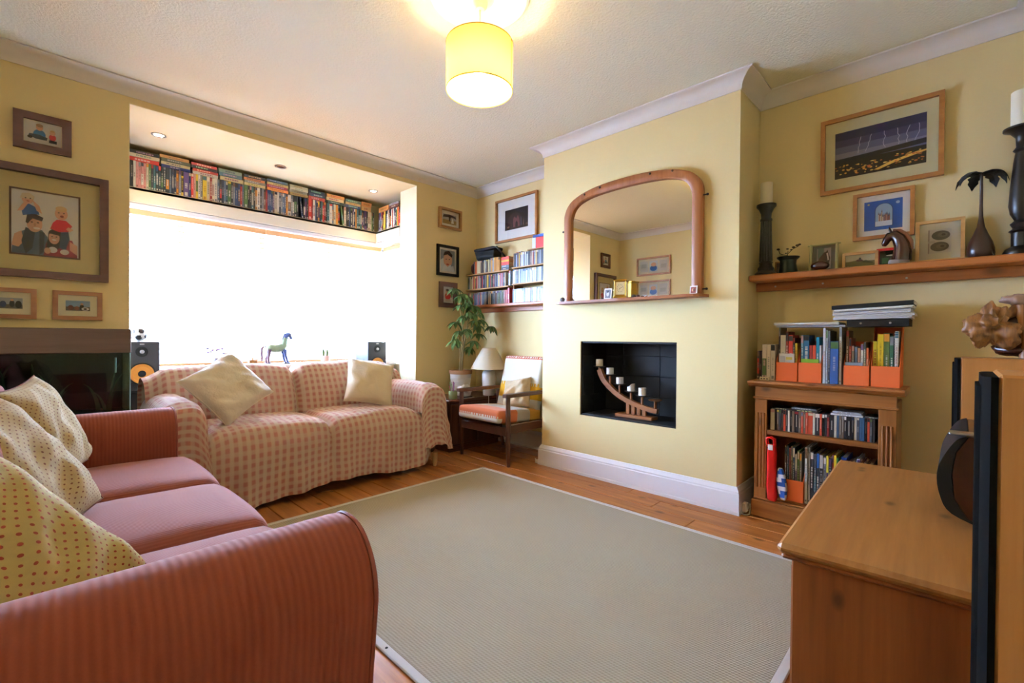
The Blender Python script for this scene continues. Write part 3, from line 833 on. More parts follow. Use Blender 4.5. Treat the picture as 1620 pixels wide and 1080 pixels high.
picture('picture_frame', 'large dark brown box frame with a smiling family of four on white', .508, .588, .038, .04, M_dkframe, (.029, YW - .0005, 1.302), 0, '#E6E6E6',
        [('p', [(.0, .0), (.02, .22), (.10, .33), (.24, .40), (.44, .40), (.52, .30), (.5, 0)], '#5C6E84'), ('p', [(.0, .12), (.04, .3), (.14, .36), (.18, .2), (.1, .1)], SK), ('p', [(.14, .2), (.2, .42), (.34, .38), (.3, .1), (.2, 0)], '#38404E'), ('p', [(.40, .38), (.48, .36), (.46, .05), (.40, .0)], '#38404E'),
         ('e', .33, .49, .115, .135, SK), ('p', [(.2, .5), (.22, .62), (.33, .65), (.46, .6), (.44, .54), (.3, .57), (.23, .48)], DH), ('e', .36, .42, .05, .018, '#F4E8E0'),
         ('p', [(.16, .6), (.14, .72), (.24, .80), (.38, .74), (.4, .64), (.3, .64)], '#3A6FB0'), ('p', [(.08, .66), (.14, .76), (.2, .84), (.24, .8), (.16, .68)], SK), ('p', [(.36, .7), (.44, .66), (.4, .78), (.3, .86)], SK), ('e', .23, .87, .085, .08, SK), ('p', [(.12, .87), (.15, .95), (.25, .97), (.33, .92), (.32, .87)], '#D8CBB0'),
         ('p', [(.46, 0), (.5, .2), (.58, .32), (.74, .3), (.9, .28), (.98, .1), (.98, 0)], '#8A2A38'), ('p', [(.5, .12), (.54, .4), (.62, .46), (.72, .42), (.76, .2), (.66, .1)], DH), ('e', .62, .30, .085, .105, SK), ('e', .62, .265, .035, .014, '#F4E8E0'), ('p', [(.52, .36), (.6, .42), (.72, .38), (.7, .34), (.58, .36)], DH),
         ('p', [(.56, .44), (.6, .54), (.66, .6), (.8, .6), (.9, .52), (.84, .42), (.7, .4)], '#C02832'), ('p', [(.84, .5), (.92, .46), (.86, .42), (.8, .46)], SK), ('e', .73, .70, .10, .10, SK), ('e', .73, .78, .09, .045, '#D8B480'), ('e', .74, .66, .03, .02, '#7A2A2A'),
         ('p', [(.72, .4), (.84, .42), (.86, .3), (.8, .12), (.7, .14)], DN), ('p', [(.86, .26), (.98, .2), (.98, .04), (.86, .12)], SK), ('e', .29, .51, .018, .010, '#3A2A24'), ('e', .38, .51, .018, .010, '#3A2A24'), ('e', .335, .475, .018, .028, '#C4906F'), ('e', .20, .88, .012, .010, '#3A2A24'), ('e', .27, .88, .012, .010, '#3A2A24'), ('e', .235, .835, .025, .010, '#A85A4A'), ('e', .69, .715, .014, .010, '#3A2A24'), ('e', .77, .715, .014, .010, '#3A2A24'), ('e', .59, .315, .014, .009, '#3A2A24'), ('e', .655, .315, .014, .009, '#3A2A24'), ('e', .60, .10, .07, .05, '#ECECF0'), ('e', .78, .08, .07, .045, '#ECECF0'), ('e', .52, .08, .05, .05, SK)],
        (.088, .088), mat('wall_toned_mount', '#D2C288', .8), slip=M_dkframe)
picture('picture_frame', 'small light wood frame with seaside snapshot, lower row beside the bay', .204, .16, .022, .018, wood('warm_oak_frame', '#A66E42', '#8A5430', 'x', .45), (.155, YW - .0005, 1.082), 0, '#8FB0D0',
        [('r', 0, 1, 0, .4, '#5A5048'), ('e', .2, .3, .12, .25, '#6A3A34'), ('e', .45, .25, .1, .2, '#8A5A48'), ('e', .66, .35, .09, .3, '#20242C'), ('e', .66, .68, .06, .1, SK), ('e', .8, .2, .16, .16, '#E4E4E8'), ('e', .8, .2, .07, .09, '#20242C')], .03)
picture('picture_frame', 'small light wood frame with group snapshot, cut by the left picture edge', .204, .16, .022, .018, wood('warm_oak_frame', '#A66E42', '#8A5430', 'x', .45), (-.109, YW - .0005, 1.082), 0, '#A9B0B8',
        [('r', 0, 1, 0, .4, '#6A6258'), ('e', .3, .4, .12, .3, '#3A5078'), ('e', .62, .45, .1, .32, '#30343C'), ('e', .85, .4, .12, .35, '#1E2026'), ('e', .62, .8, .06, .1, SK)], .03)
# --- window wall, right of the bay
picture('picture_frame', 'tan wooden box frame with a bride under a tree, above the black frame', .268, .195, .022, .035, M_tanframe, (2.78, YW - .0005, 2.046), 0, '#B9B4B8',
        [('r', 0, 1, 0, .42, '#A08858'), ('p', [(.0, .62), (.1, .9), (.5, .98), (.95, .85), (1, .6), (.8, .7), (.55, .72), (.3, .68)], '#4A4450'), ('p', [(.46, .3), (.54, .3), (.6, .8), (.44, .8)], '#3A3236'), ('p', [(.62, .12), (.82, .12), (.76, .6), (.68, .6)], '#ECECE8'), ('e', .72, .66, .04, .06, SK)], .028, M_mountw)
picture('picture_frame', 'black frame with a baby wrapped in white, right of the bay', .262, .294, .026, .022, M_black, (2.76, YW - .0005, 1.592), 0, '#8E98A4',
        [('p', [(0, 0), (0, .5), (.2, .62), (.35, .3), (.6, .2), (.9, .3), (1, 0)], '#D8E0E8'), ('e', .52, .55, .3, .36, SK), ('p', [(.2, .72), (.3, .92), (.6, .98), (.84, .8), (.8, .68), (.5, .8)], DH), ('e', .62, .58, .05, .02, DH), ('e', .40, .57, .05, .02, DH), ('e', .5, .34, .1, .035, '#A8483E'), ('p', [(.1, 0), (.3, .34), (.5, .22), (.7, .34), (.95, 0)], '#E6ECF2')], .018, M_mountw)
picture('picture_frame', 'dark brown frame with a child in red, half hidden by plant leaves', .215, .245, .045, .022, M_dkframe, (2.765, YW - .0005, 1.288), 0, '#E8E4E4',
        [('e', .5, .42, .3, .24, RD), ('e', .45, .72, .17, .17, SK), ('e', .45, .82, .16, .08, HR), ('r', .25, .8, .06, .22, '#D8D0C8')], .004, M_mountw)
# --- left alcove: big landscape print on the chimney-side wall
picture('picture_frame', 'large light wood frame with a floodlit ruin at night above the discs', .54, .412, .02, .028, M_ltframe, (XA - .0005, 3.003, 1.916), FACE_X, '#1E1A1E',
        [('r', 0, 1, .0, .16, '#2A2016'), ('e', .42, .42, .3, .4, '#3A2A2C'), ('p', [(.36, .1), (.36, .5), (.42, .62), (.5, .5), (.56, .66), (.62, .5), (.66, .1)], '#7A4A48'), ('p', [(.46, .1), (.46, .3), (.51, .4), (.56, .3), (.56, .1)], '#241A1A'), ('p', [(.68, .12), (.68, .5), (.72, .56), (.74, .12)], '#4A4A58'), ('p', [(.78, .12), (.8, .48), (.84, .12)], '#6A4A40'), ('p', [(.1, .1), (.1, .18), (.2, .2), (.2, .1)], '#8A6A58'), ('r', .9, 1, .1, .2, '#5A4438')], (.10, .09), M_mountw)
# --- right alcove: lightning and castle prints
bolts = []
for k, (bx, w_) in enumerate([(.30, .0), (.42, .1), (.56, .0), (.70, 0), (.83, .05), (.92, 0)]):
    pts = [(bx, .82)]; x = bx
    for j in range(6): x += random.uniform(-.02, .022); pts.append((x, .82 - (.34 * (j + 1) / 6)))
    bolts.append(('p', pts + [(p[0] + .006, p[1]) for p in reversed(pts)], '#C9C4E0'))
lights = [('e', random.random(), random.uniform(.04, .28), random.uniform(.008, .024), random.uniform(.008, .018), random.choice(('#F0B44A', '#D8783A', '#F0CC6A', '#B8863A'))) for _ in range(75)]
picture('picture_frame', 'large light wood frame with lightning over a town at night', .516, .418, .021, .028, M_ltframe, (XA - .0005, .325, 1.822), FACE_X, '#6A6A8C',
        [('r', 0, 1, .80, 1, '#2E2C54'), ('r', 0, 1, .68, .82, '#46446C'), ('r', 0, 1, .40, .54, '#8A8AA4')] + bolts + [('p', [(0, .34), (0, .42), (.4, .44), (1, .5), (1, .40), (.5, .36)], '#23202A'), ('r', 0, 1, 0, .36, '#241C1A'), ('p', [(.45, .06), (.62, .16), (.9, .26), (1, .27), (1, .24), (.7, .14), (.5, .04)], '#F0C45A')] + lights, (.045, .06), mat('ivory_mount', '#DCD4A6', .8))
spires = []
for k in range(11):
    bx = .16 + k * .066; hh = .34 + .30 * random.random()
    spires.append(('r', bx, bx + .055, .2, hh, random.choice(('#8A4A34', '#C07A4A', '#D8C8A8', '#7A3A30', '#C8A05A')))); spires.append(('p', [(bx - .004, hh), (bx + .028, hh + .14), (bx + .06, hh)], random.choice(('#6A2E2A', '#3A2A3A', '#8A5A3A', '#4A5A7A'))))
arch = [(.3, .12)] + [(.3, .66)] + [(.52 + .22 * math.cos(a), .66 + .22 * math.sin(a)) for a in [PI - q * PI / 10 for q in range(11)]] + [(.74, .12)]
def inarch(s):
    if s[0] == 'r': return ('r', .3 + s[1] * .44, .3 + s[2] * .44, .12 + s[3] * .76, .12 + s[4] * .76, s[5])
    return ('p', [(.3 + p[0] * .44, .12 + p[1] * .76) for p in s[1]], s[2])
picture('picture_frame', 'light wood frame with a snowy town of spires on bright blue', .256, .252, .018, .024, M_ltframe, (XA - .0005, .302, 1.543), FACE_X, '#2C62B4',
        [('p', [(p[0] + (p[0] - .52) * .08, p[1] + .0 + (p[1] - .5) * .04) for p in arch], '#23406E'), ('p', arch, '#A8C6D4')] + [inarch(s) for s in spires] + [inarch(('r', 0, 1, 0, .22, '#E4E8EA'))] + [('e', .12, .9, .03, .03, '#D8C870'), ('e', .88, .86, .05, .05, '#B8D0E4')], .03, M_mountw)
# --- left wall, reflected in the mirror
for z, lab in ((1.875, 'upper triple light wood frame on the left wall, seen in the mirror'), (1.55, 'lower triple light wood frame on the left wall, seen in the mirror')):
    picture('picture_frame', lab, .50, .25, .022, .022, wood('warm_oak_frame', '#A66E42', '#8A5430', 'x', .45), (XL + .0005, 3.03, z), PI / 2, '#E4DEC8',
            [('r', .04, .30, .1, .9, '#D8D8D4'), ('r', .36, .64, .1, .9, '#D8E4EC'), ('r', .70, .96, .1, .9, '#D8D8D4'), ('e', .5, .34, .12, .22, BL), ('e', .5, .62, .09, .15, SK), ('r', .08, .26, .3, .6, '#BDBDB8'), ('r', .74, .92, .4, .7, '#BDBDB8')], .012)

def catmull2(pts, n):
    out = []; L = len(pts)
    for i in range(L - 1):
        p0, p1, p2, p3 = [Vector(pts[min(max(i + k - 1, 0), L - 1)]) for k in range(4)]
        for j in range(n):
            t_ = j / n
            out.append(.5 * ((2 * p1) + (p2 - p0) * t_ + (2 * p0 - 5 * p1 + 4 * p2 - p3) * t_ ** 2 + (3 * p1 - p0 - 3 * p2 + p3) * t_ ** 3))
    return out + [Vector(pts[-1])]
# ------------------------------------------------------------------ overmantel mirror
MY, MW, MZ0 = 1.623, .516, 1.268
def arch_out(inset):
    if inset: half = [(.454, 1.87), (.447, 1.90), (.425, 1.945), (.375, 1.982), (.28, 2.008), (.15, 2.020), (0, 2.024)]
    else: half = [(.516, 1.88), (.512, 1.92), (.488, 1.972), (.435, 2.018), (.325, 2.057), (.18, 2.079), (0, 2.085)]
    full = half + [(-a, z) for a, z in reversed(half[:-1])]
    return [(MY + p[0], p[1]) for p in catmull2(full, 3)]
t = thing('overmantel_mirror', 'arched pine mirror above the fireplace', 'mirror', (XC, MY, 1.25))
o_, i_ = arch_out(0), arch_out(.062)
V = []; F = []
outer = [(MY + MW, MZ0)] + o_ + [(MY - MW, MZ0)]; inner = [(MY + MW - .062, MZ0)] + i_ + [(MY - MW + .062, MZ0)]
nn = len(outer); xf, xm, xb = 2.745, 2.752, XC - .001
for p, q in zip(outer, inner):
    V += [(xb, p[0], p[1]), (xm, p[0], p[1]), (xf, p[0] + (q[0] - p[0]) * .14, p[1] + (q[1] - p[1]) * .14), (xf, p[0] + (q[0] - p[0]) * .86, p[1] + (q[1] - p[1]) * .86), (xm, q[0], q[1]), (xb - .014, q[0], q[1])]
for k in range(nn - 1):
    for j in range(5): F.append((k * 6 + j, k * 6 + j + 1, (k + 1) * 6 + j + 1, (k + 1) * 6 + j))
F += [tuple(range(6))[::-1], tuple((nn - 1) * 6 + j for j in range(6))]
obj('frame', MB().add(V, F), M_mirror_wood, t, 40)
M_mir = mat('silvered_glass', '#F2F4F0', .0, 1.0)
obj('mirror_glass', MB().prism(inner[::-1], xb - .016, xb - .012, 'x'), M_mir, t)
led = [(2.68, MY - .53), (2.672, MY - .5), (2.668, MY - .12), (2.66, MY), (2.668, MY + .12), (2.672, MY + .5), (2.68, MY + .53), (XC - .001, MY + .548), (XC - .001, MY - .548)]
obj('ledge', MB().prism([(p[0], p[1]) for p in led], 1.250, 1.2675, 'z'), M_mirror_wood_y, t)
for (yy, zz) in ((MY - .33, 2.045), (MY - .18, 2.062), (MY + .2, 2.058), (MY + .33, 2.035)):
    obj('peg', MB().ball((xf - .001, yy, zz), .008, 6), M_teak, t, 60)
for zz in (1.86, 1.30):
    obj('side_knob', MB().lathe([(0, -.032), (.006, -.03), (.008, -.024), (.004, -.016), (.004, 0)], (2.765, MY - MW, zz), 10, axis='y'), M_blackwood, t, 50)
obj('side_knob', MB().lathe([(0, .026), (.006, .024), (.008, .018), (.004, .01), (.004, 0)], (2.765, MY + MW, 1.80), 10, axis='y'), M_blackwood, t, 50)
LZ = 1.268
# brass carriage clock
t = thing('carriage_clock', 'brass carriage clock with cream face on the mirror ledge', 'clock', (2.705, 1.622, LZ), rz=math.radians(-72))
obj('base', MB().cbox((-.045, -.036, 0), (.045, .036, .012), .002).cbox((-.04, -.031, .012), (.04, .031, .017), .002), M_brass, t, None, False)
obj('top', MB().cbox((-.045, -.036, .112), (.045, .036, .122), .002).cbox((-.025, -.018, .122), (.025, .018, .127), .002), M_brass, t, None, False)
for sx in (-1, 1):
    for sy in (-1, 1):
        obj('pillar', MB().cyl((sx * .037, sy * .028, .016), (sx * .037, sy * .028, .113), .0045, n=10), M_brass, t, 40, False)
obj('case', MB().cbox((-.033, -.024, .017), (.033, .024, .112), .001), M_brass, t, None, False)
face = MB('#E9DDB0'); face.cbox((-.029, -.0262, .024), (.029, -.0242, .106), .0005)
for k in range(12):
    a = k * PI / 6; face.box((.021 * math.sin(a) - .0014, -.0266, .065 + .024 * math.cos(a) - .0022), (.021 * math.sin(a) + .0014, -.0262, .065 + .024 * math.cos(a) + .0022), '#3A3020')
obj('dial', face, M_gloss, t, None, False)
hd = MB('#101010'); hd.tube([(0, -.0272, .065), (.016, -.0272, .073)], .0010, 4); hd.tube([(0, -.0274, .065), (-.008, -.0274, .058)], .0012, 4)
obj('hands', hd, M_gloss, t, None, False)
picture('photo_card', 'small white-edged photo leaning left of the brass clock', .06, .075, .008, .006, mat('white_card', '#EDEDED', .6), (2.722, 1.735, LZ), FACE_X, '#70747C', [('e', .5, .5, .25, .3, '#C8C8CC'), ('e', .5, .75, .14, .14, '#3A3C42')], rx=-.15, cat='photo')
picture('photo_card', 'tiny photo leaning at the right end of the mirror ledge', .045, .05, .007, .005, mat('white_card', '#EDEDED', .6), (2.728, 1.145, LZ), FACE_X, '#8A4A48', [('e', .4, .5, .2, .25, SK), ('e', .65, .5, .2, .25, '#5A3A34')], rx=-.15, cat='photo')
o = obj('pebble', MB().ball((2.71, 2.118, LZ + .017), .021, 8, fn=lambda p: Vector((p.x * .8, p.y, p.z * .8)) * (1 + .1 * nz(p.x * 60, p.y * 60, 1))), mat('grey_pebble', '#6C6A68', .5, var=(60, .5)), None, 60)
tag(o, 'round grey ornament at the left end of the mirror ledge', 'ornament')
for k, (yy, c, s) in enumerate([(1.53, '#3A2A1E', .014), (1.50, '#5A3020', .012)]):
    o = obj('shell_ornament', MB().ball((2.71, yy, LZ + s * .78), s, 7, fn=lambda p: Vector((p.x, p.y * 1.1, p.z * .8)) * (1 + .12 * nz(p.x * 90, p.y * 90, p.z * 80))), mat('brown_trinket_%d' % k, c, .4), None, 60)
    tag(o, ('small dark trinket just right of the brass clock', 'small reddish trinket, second right of the brass clock')[k], 'ornament')

# ------------------------------------------------------------------ stepped candle holder in the fireplace
CX = 2.90; FZ = NZ0 + .0125
t = thing('candle_holder', 'curved wooden candle holder with six stepped cups in the fireplace', 'candle holder', (CX, 1.62, FZ))
M_ch = wood('oak_candle_holder', '#9A6234', '#7C4A22', 'y', .45)
obj('base', MB().cbox((CX - .045, 1.47, FZ), (CX + .045, 1.755, FZ + .022), .004), M_ch, t)
for yy, zt in ((1.672, .56), (1.63, .545), (1.588, .532), (1.546, .522)):
    obj('post', MB().cbox((CX - .012, yy - .013, FZ + .022), (CX + .012, yy + .013, zt), .002), M_ch, t)
ARC = [Vector(p) for p in ((1.912, .772), (1.89, .722), (1.863, .684), (1.803, .633), (1.744, .594), (1.682, .566), (1.605, .541), (1.525, .522), (1.452, .512))]
ac = catmull2(ARC, 3); up_, dn_ = [], []
for k, p in enumerate(ac):
    d_ = (ac[min(k + 1, len(ac) - 1)] - ac[max(k - 1, 0)]).normalized(); n_ = Vector((-d_.y, d_.x)); n_ = n_ if n_.y > 0 else -n_; hw = .019 - .004 * k / len(ac)
    up_.append(tuple(p + n_ * hw)); dn_.append(tuple(p - n_ * hw))
obj('arc', MB().prism(up_ + dn_[::-1], CX - .016, CX + .016, 'x'), M_ch, t)
def arcz_at(yy):
    for p, q in zip(ac, ac[1:]):
        if q.x <= yy <= p.x: return p.y + (q.y - p.y) * (p.x - yy) / (p.x - q.x)
    return ac[0].y if yy > ac[0].x else ac[-1].y
cups = [(1.915, .79, .0), (1.824, .735, 0), (1.742, .672, 0), (1.652, .627, 0), (1.566, .604, 0), (1.47, .583, 0)]
for k, (yy, zz, _) in enumerate(cups):
    zb = arcz_at(yy)
    obj('stem', MB().cyl((CX, yy, zb), (CX, yy, zz), .0085, n=10), M_ch, t, 40)
    obj('cup', MB().lathe([(0, zz - .004), (.03, zz - .003), (.043, zz + .002), (.045, zz + .006), (.04, zz + .0055), (0, zz + .003)], (CX, yy, 0), 24), mat('dark_metal_cup' if k < 5 else 'copper_cup', '#4A4038' if k < 5 else '#8A5A34', .4, .6), t, 40)
    if k == 5: continue
    hh = (.05, .046, .046, .03, .052)[k]; r = .026; zc = zz + .0062
    prof = [(0, zc), (r, zc), (r, zc + hh), (r * .8, zc + hh - .002), (r * .6, zc + hh - .008), (0, zc + hh - .01)]
    m = MB().lathe(prof, (CX, yy, 0), 20)
    if k == 3: m = MB().lathe(prof, (CX, yy, 0), 20); m.v = [(x, y, z + (.024 * smooth01((yy - y + .01) / .03) if z > zc + hh * .6 else 0)) for x, y, z in m.v]
    c = thing('candle', ('ivory stub candle on the highest cup of the holder', 'white stub candle on the second highest cup', 'hollow white candle on the third cup from the top', 'half-melted white candle on the fourth cup from the top', 'white candle on the fifth cup, lowest lit one')[k].replace(', lowest lit one', ', beside the empty cup'), 'candle', (CX, yy, zc), group='candles on the curved holder')
    obj('wax', m, M_candle if k == 0 else M_wwax, c, 40)
    obj('wick', MB().cyl((CX, yy, zc + hh - .011), (CX + .001, yy, zc + hh - .002), .001, n=5), M_blackm, c)

# ------------------------------------------------------------------ right alcove shelf and ornaments
t = thing('wall_shelf', 'long orange pine shelf across the right alcove', 'shelf', (3.04, .33, 1.29))
obj('board', MB().cbox((2.945, YB + .002, 1.345), (XA - .002, CY0 - .002, 1.381), .006), M_shelf, t)
obj('batten', MB().cbox((3.09, YB + .002, 1.295), (XA - .002, CY0 - .002, 1.345), .003), M_shelf, t)
for yy in (.80, .56, .20):
    obj('screw', MB().lathe([(0, -.002), (.005, -.001), (.005, .001)], (3.09, yy, 1.32), 10, axis='x'), M_steel, t)
QZ = 1.3815; QX = 3.03
def candlestick(y, h, prof, label, clabel, ch, cr, flutes):
    t = thing('candlestick', label, 'candlestick', (QX, y, QZ))
    obj('column', MB().lathe([(r, QZ + z) for r, z in prof], (QX, y, 0), 32), M_blackwood, t, 40)
    if flutes:
        for k in range(14):
            a = 2 * PI * k / 14
            obj('flute', MB().tube([(QX + .0315 * math.cos(a), y + .0315 * math.sin(a), QZ + .085), (QX + .0255 * math.cos(a), y + .0255 * math.sin(a), QZ + .32)], .0042, 5), M_blackwood, t, 50)
    z0 = QZ + prof[-1][1] + .0006
    c = thing('candle', clabel, 'candle', (QX, y, z0))
    obj('wax', MB().lathe([(0, z0), (cr, z0), (cr, z0 + ch), (cr * .85, z0 + ch - .003), (0, z0 + ch - .006)], (QX, y, 0), 24), M_candle, c, 40)
    obj('wick', MB().cyl((QX, y, z0 + ch - .007), (QX, y, z0 + ch + .006), .0012, n=5), M_blackm, c)
candlestick(.838, .43, [(0, 0), (.058, 0), (.06, .012), (.05, .022), (.04, .03), (.044, .042), (.036, .055), (.034, .07), (.038, .076), (.031, .085), (.0255, .32), (.032, .325), (.032, .335), (.027, .342), (.029, .37), (.04, .395), (.053, .41), (.053, .422), (.03, .425), (0, .425)],
            'black fluted column candlestick at the chimney end of the shelf', 'ivory pillar candle on the fluted column candlestick', .125, .033, True)
candlestick(-.188, .56, [(0, 0), (.056, 0), (.058, .012), (.05, .028), (.032, .04), (.032, .10), (.04, .108), (.026, .12), (.036, .14), (.022, .155), (.036, .185), (.041, .22), (.037, .30), (.028, .41), (.022, .455), (.03, .465), (.02, .48), (.022, .52), (.04, .545), (.062, .556), (.062, .564), (.03, .566), (0, .566)],
            'tall black turned baluster candlestick at the far right of the shelf', 'cream ribbed pillar candle on the tall turned candlestick', .155, .038, False)
# small photo behind, bronze pot with flower
picture('framed_photo', 'small dark photo frame half hidden behind the bronze pot', .075, .085, .008, .01, M_tanframe, (3.085, .765, QZ), FACE_X, '#5A4038', [('e', .35, .4, .25, .3, '#8A6A5A'), ('e', .7, .4, .2, .28, '#D8C8BC')], rx=-.15, cat='photo')
t = thing('bronze_pot', 'small dark bronze pot with a metal flower spray on the shelf', 'pot', (3.01, .715, QZ))
obj('bowl', MB().lathe([(0, 0), (.052, 0), (.05, .006), (.044, .03), (.04, .055), (.042, .075), (.056, .088), (.058, .094), (.045, .09), (.036, .07), (0, .06)], (0, 0, 0), 28), mat('dark_bronze', '#23261F', .35, .7, var=(40, .4)), t, 40, False)
M_spray = mat('bronze_spray', '#3A3226', .4, .6)
sp = MB(); sp.tube([(0, 0, .06), (0, .005, .11), (.004, .002, .13)], .0022, 6); sp.tube([(0, .004, .105), (0, .03, .112), (0, .044, .12), (0, .05, .14)], .0018, 6); sp.tube([(0, 0, .115), (0, -.022, .138), (0, -.05, .15)], .0018, 6)
obj('stalk', sp, M_spray, t, 50, False)
for k, (p, s) in enumerate([((0, .052, .145), .010), ((0, .004, .142), .008), ((0, -.015, .135), .007), ((0, -.026, .148), .010), ((0, -.045, .156), .011), ((0, -.056, .16), .009), ((0, .012, .118), .006)]):
    obj('blossom', MB().ball(p, s, 5, sc=(1, .9, .6)), M_spray, t, 60, False)
# horse photo in a pale stick frame
t = picture('framed_photo', 'pale green stick photo frame with a bay horse portrait', .135, .155, .004, .012, mat('pale_green_wood', '#A8A472', .6), (3.075, .555, QZ), FACE_X, '#5C5A54',
        [('r', .15, .85, .08, .92, '#A89890'), ('r', .2, .5, .5, .92, '#6A7A6A'), ('p', [(.15, .08), (.25, .5), (.5, .74), (.6, .76), (.68, .84), (.7, .76), (.82, .5), (.78, .3), (.7, .26), (.62, .36), (.6, .08)], '#4A3226'), ('p', [(.62, .7), (.7, .72), (.76, .42), (.7, .4)], '#D8C8BC')], (.016, .004), mat('taupe_mount', '#6C6458', .8), rx=-.12, cat='photo')
st = MB()
for sx in (-1, 1): st.cyl((sx * .062, -.012, -.0), (sx * .062, -.012, .16), .0075, n=8)
st.cyl((-.078, -.014, .155), (.078, -.014, .155), .004, n=8)
obj('stick', st, mat('pale_green_wood', '#A8A472', .6), t, 40, False)
o = obj('wooden_bowl', MB().ball((2.985, .555, QZ + .026), .042, 10, sc=(.7, 1.05, .63)), M_dkwood, None, 60); tag(o, 'polished rounded brown wooden ornament before the horse photo', 'ornament')
picture('framed_photo', 'low light wood frame with a rider jumping a hedge', .155, .092, .014, .012, M_paleframe, (3.07, .39, QZ), FACE_X, '#B8A880', [('r', 0, 1, 0, .45, '#7A7040'), ('p', [(0, .4), (.3, .5), (.5, .48), (1, .2), (1, 0), (0, 0)], '#6C6238'), ('e', .48, .5, .12, .1, '#5A2E20'), ('e', .5, .66, .04, .09, '#2A2A2A'), ('p', [(.55, .45), (.7, .5), (.95, .28), (.9, .2), (.6, .3)], '#4A4A2A')], rx=-.12, cat='photo')
picture('framed_photo', 'bright red photo frame behind the carved horse head', .12, .10, .013, .012, mat('red_lacquer', '#C01E1E', .35), (3.085, .262, QZ), FACE_X, '#24382A', [('r', .1, .4, .1, .5, '#3A6A40'), ('e', .5, .65, .22, .05, '#D8D8D8'), ('e', .6, .3, .2, .25, '#5A4A44')], rx=-.12, cat='photo')
# carved horse head
t = thing('horse_head', 'dark carved wooden horse head bust on a round base', 'ornament', (3.0, .225, QZ))
obj('base', MB().lathe([(0, 0), (.04, 0), (.042, .004), (.04, .02), (.036, .024), (0, .024)], (0, 0, 0), 24, sx=.7), mat('grey_stone_base', '#8A7A72', .4), t, 40, False)
nk = [(0, -.010, .020), (0, -.014, .06), (0, -.012, .095), (0, .0, .128), (0, .018, .148), (0, .036, .144), (0, .049, .126), (0, .056, .108), (0, .058, .098)]
obj('head', MB().tube(nk, [.040, .037, .033, .029, .026, .022, .017, .014, .008], 14), M_dkwood, t, 70, False)
for s in (-1, 1): obj('ear', MB().tube([(s * .010, .03, .162), (s * .012, .036, .178), (s * .012, .039, .192)], [.006, .005, .0008], 6), M_dkwood, t, 60, False)
obj('mane', MB().tube([(0, -.050, .07), (0, -.043, .11), (0, -.024, .145), (0, .0, .166), (0, .024, .174)], [.008, .013, .013, .012, .006], 8), wood('chestnut_carving', '#8A5436', '#6A3A22', 'z', .4), t, 60, False)
# paired fossil picture leaning on the wall
picture('picture_frame', 'pale ash frame with two grey ammonite fossils leaning on the shelf', .178, .215, .015, .016, M_paleframe, (3.065, .078, QZ), FACE_X, '#CFC8BC',
        [('r', .0, .06, 0, 1, '#A89888'), ('e', .55, .74, .40, .20, '#6A6258'), ('e', .62, .76, .22, .10, '#7C7468'), ('e', .66, .76, .09, .045, '#544C44'), ('e', .50, .27, .40, .20, '#6A6258'), ('e', .58, .28, .22, .10, '#7C7468'), ('e', .62, .28, .09, .045, '#544C44'), ('r', .0, .3, .44, .52, '#C0B8AC')], (.032, .032), mat('pale_mount', '#D8D2BC', .8), rx=-.16)
# palm tree ornament
t = thing('palm_ornament', 'dark wooden palm tree ornament with pear-shaped trunk base', 'ornament', (3.03, -.062, QZ))
obj('body', MB().lathe([(0, .004), (.04, .004), (.048, .02), (.047, .045), (.040, .075), (.026, .11), (.014, .145), (.008, .19), (.006, .25), (.0055, .385), (.010, .392), (0, .398)], (0, 0, 0), 28), mat('reddish_dark_wood', '#2E140C', .3, var=(25, .4)), t, 50, False)
obj('base', MB().lathe([(0, 0), (.044, 0), (.044, .006), (.0, .008)], (0, 0, 0), 24, sx=.8), M_blackwood, t, 40, False)
for s in (-.018, -.034): obj('prop', MB().tube([(-.03, s - .01, .004), (-.028, s + .006, .05), (-.02, s + .02, .07)], .004, 6), M_blackwood, t, 50, False)
for k, a in enumerate((1.35, 2.2, -1.2, -1.75, -.6, .35)):
    pts = []; L = .096
    lf = MB()
    ca, sa_ = math.cos(a), math.sin(a)
    ns = 9
    left = []; right = []
    for j in range(ns + 1):
        q = j / ns; rr = L * math.sin(q * 1.35) / math.sin(1.35) * .92; zz = .395 + .022 * math.sin(q * PI * .55) - .075 * q ** 2.2
        wv = .026 * math.sin(PI * min(1, q * .95 + .05)) ** .7 * (1 if j % 2 else .68) + .001
        left.append((rr * ca - wv * sa_, rr * sa_ + wv * ca, zz - .006)); right.append((rr * ca + wv * sa_, rr * sa_ - wv * ca, zz - .006)); pts.append((rr * ca, rr * sa_, zz))
    V = left + pts + right; n1 = ns + 1; F = []
    for j in range(ns): F += [(j, j + 1, n1 + j + 1, n1 + j), (n1 + j, n1 + j + 1, 2 * n1 + j + 1, 2 * n1 + j)]
    V2 = [(p[0], p[1], p[2] - .0025) for p in V]; m_ = len(V)
    F2 = [tuple(m_ + i for i in f[::-1]) for f in F]
    lf.add(V + V2, F + F2); obj('frond', lf, M_blackm, t, None, False)

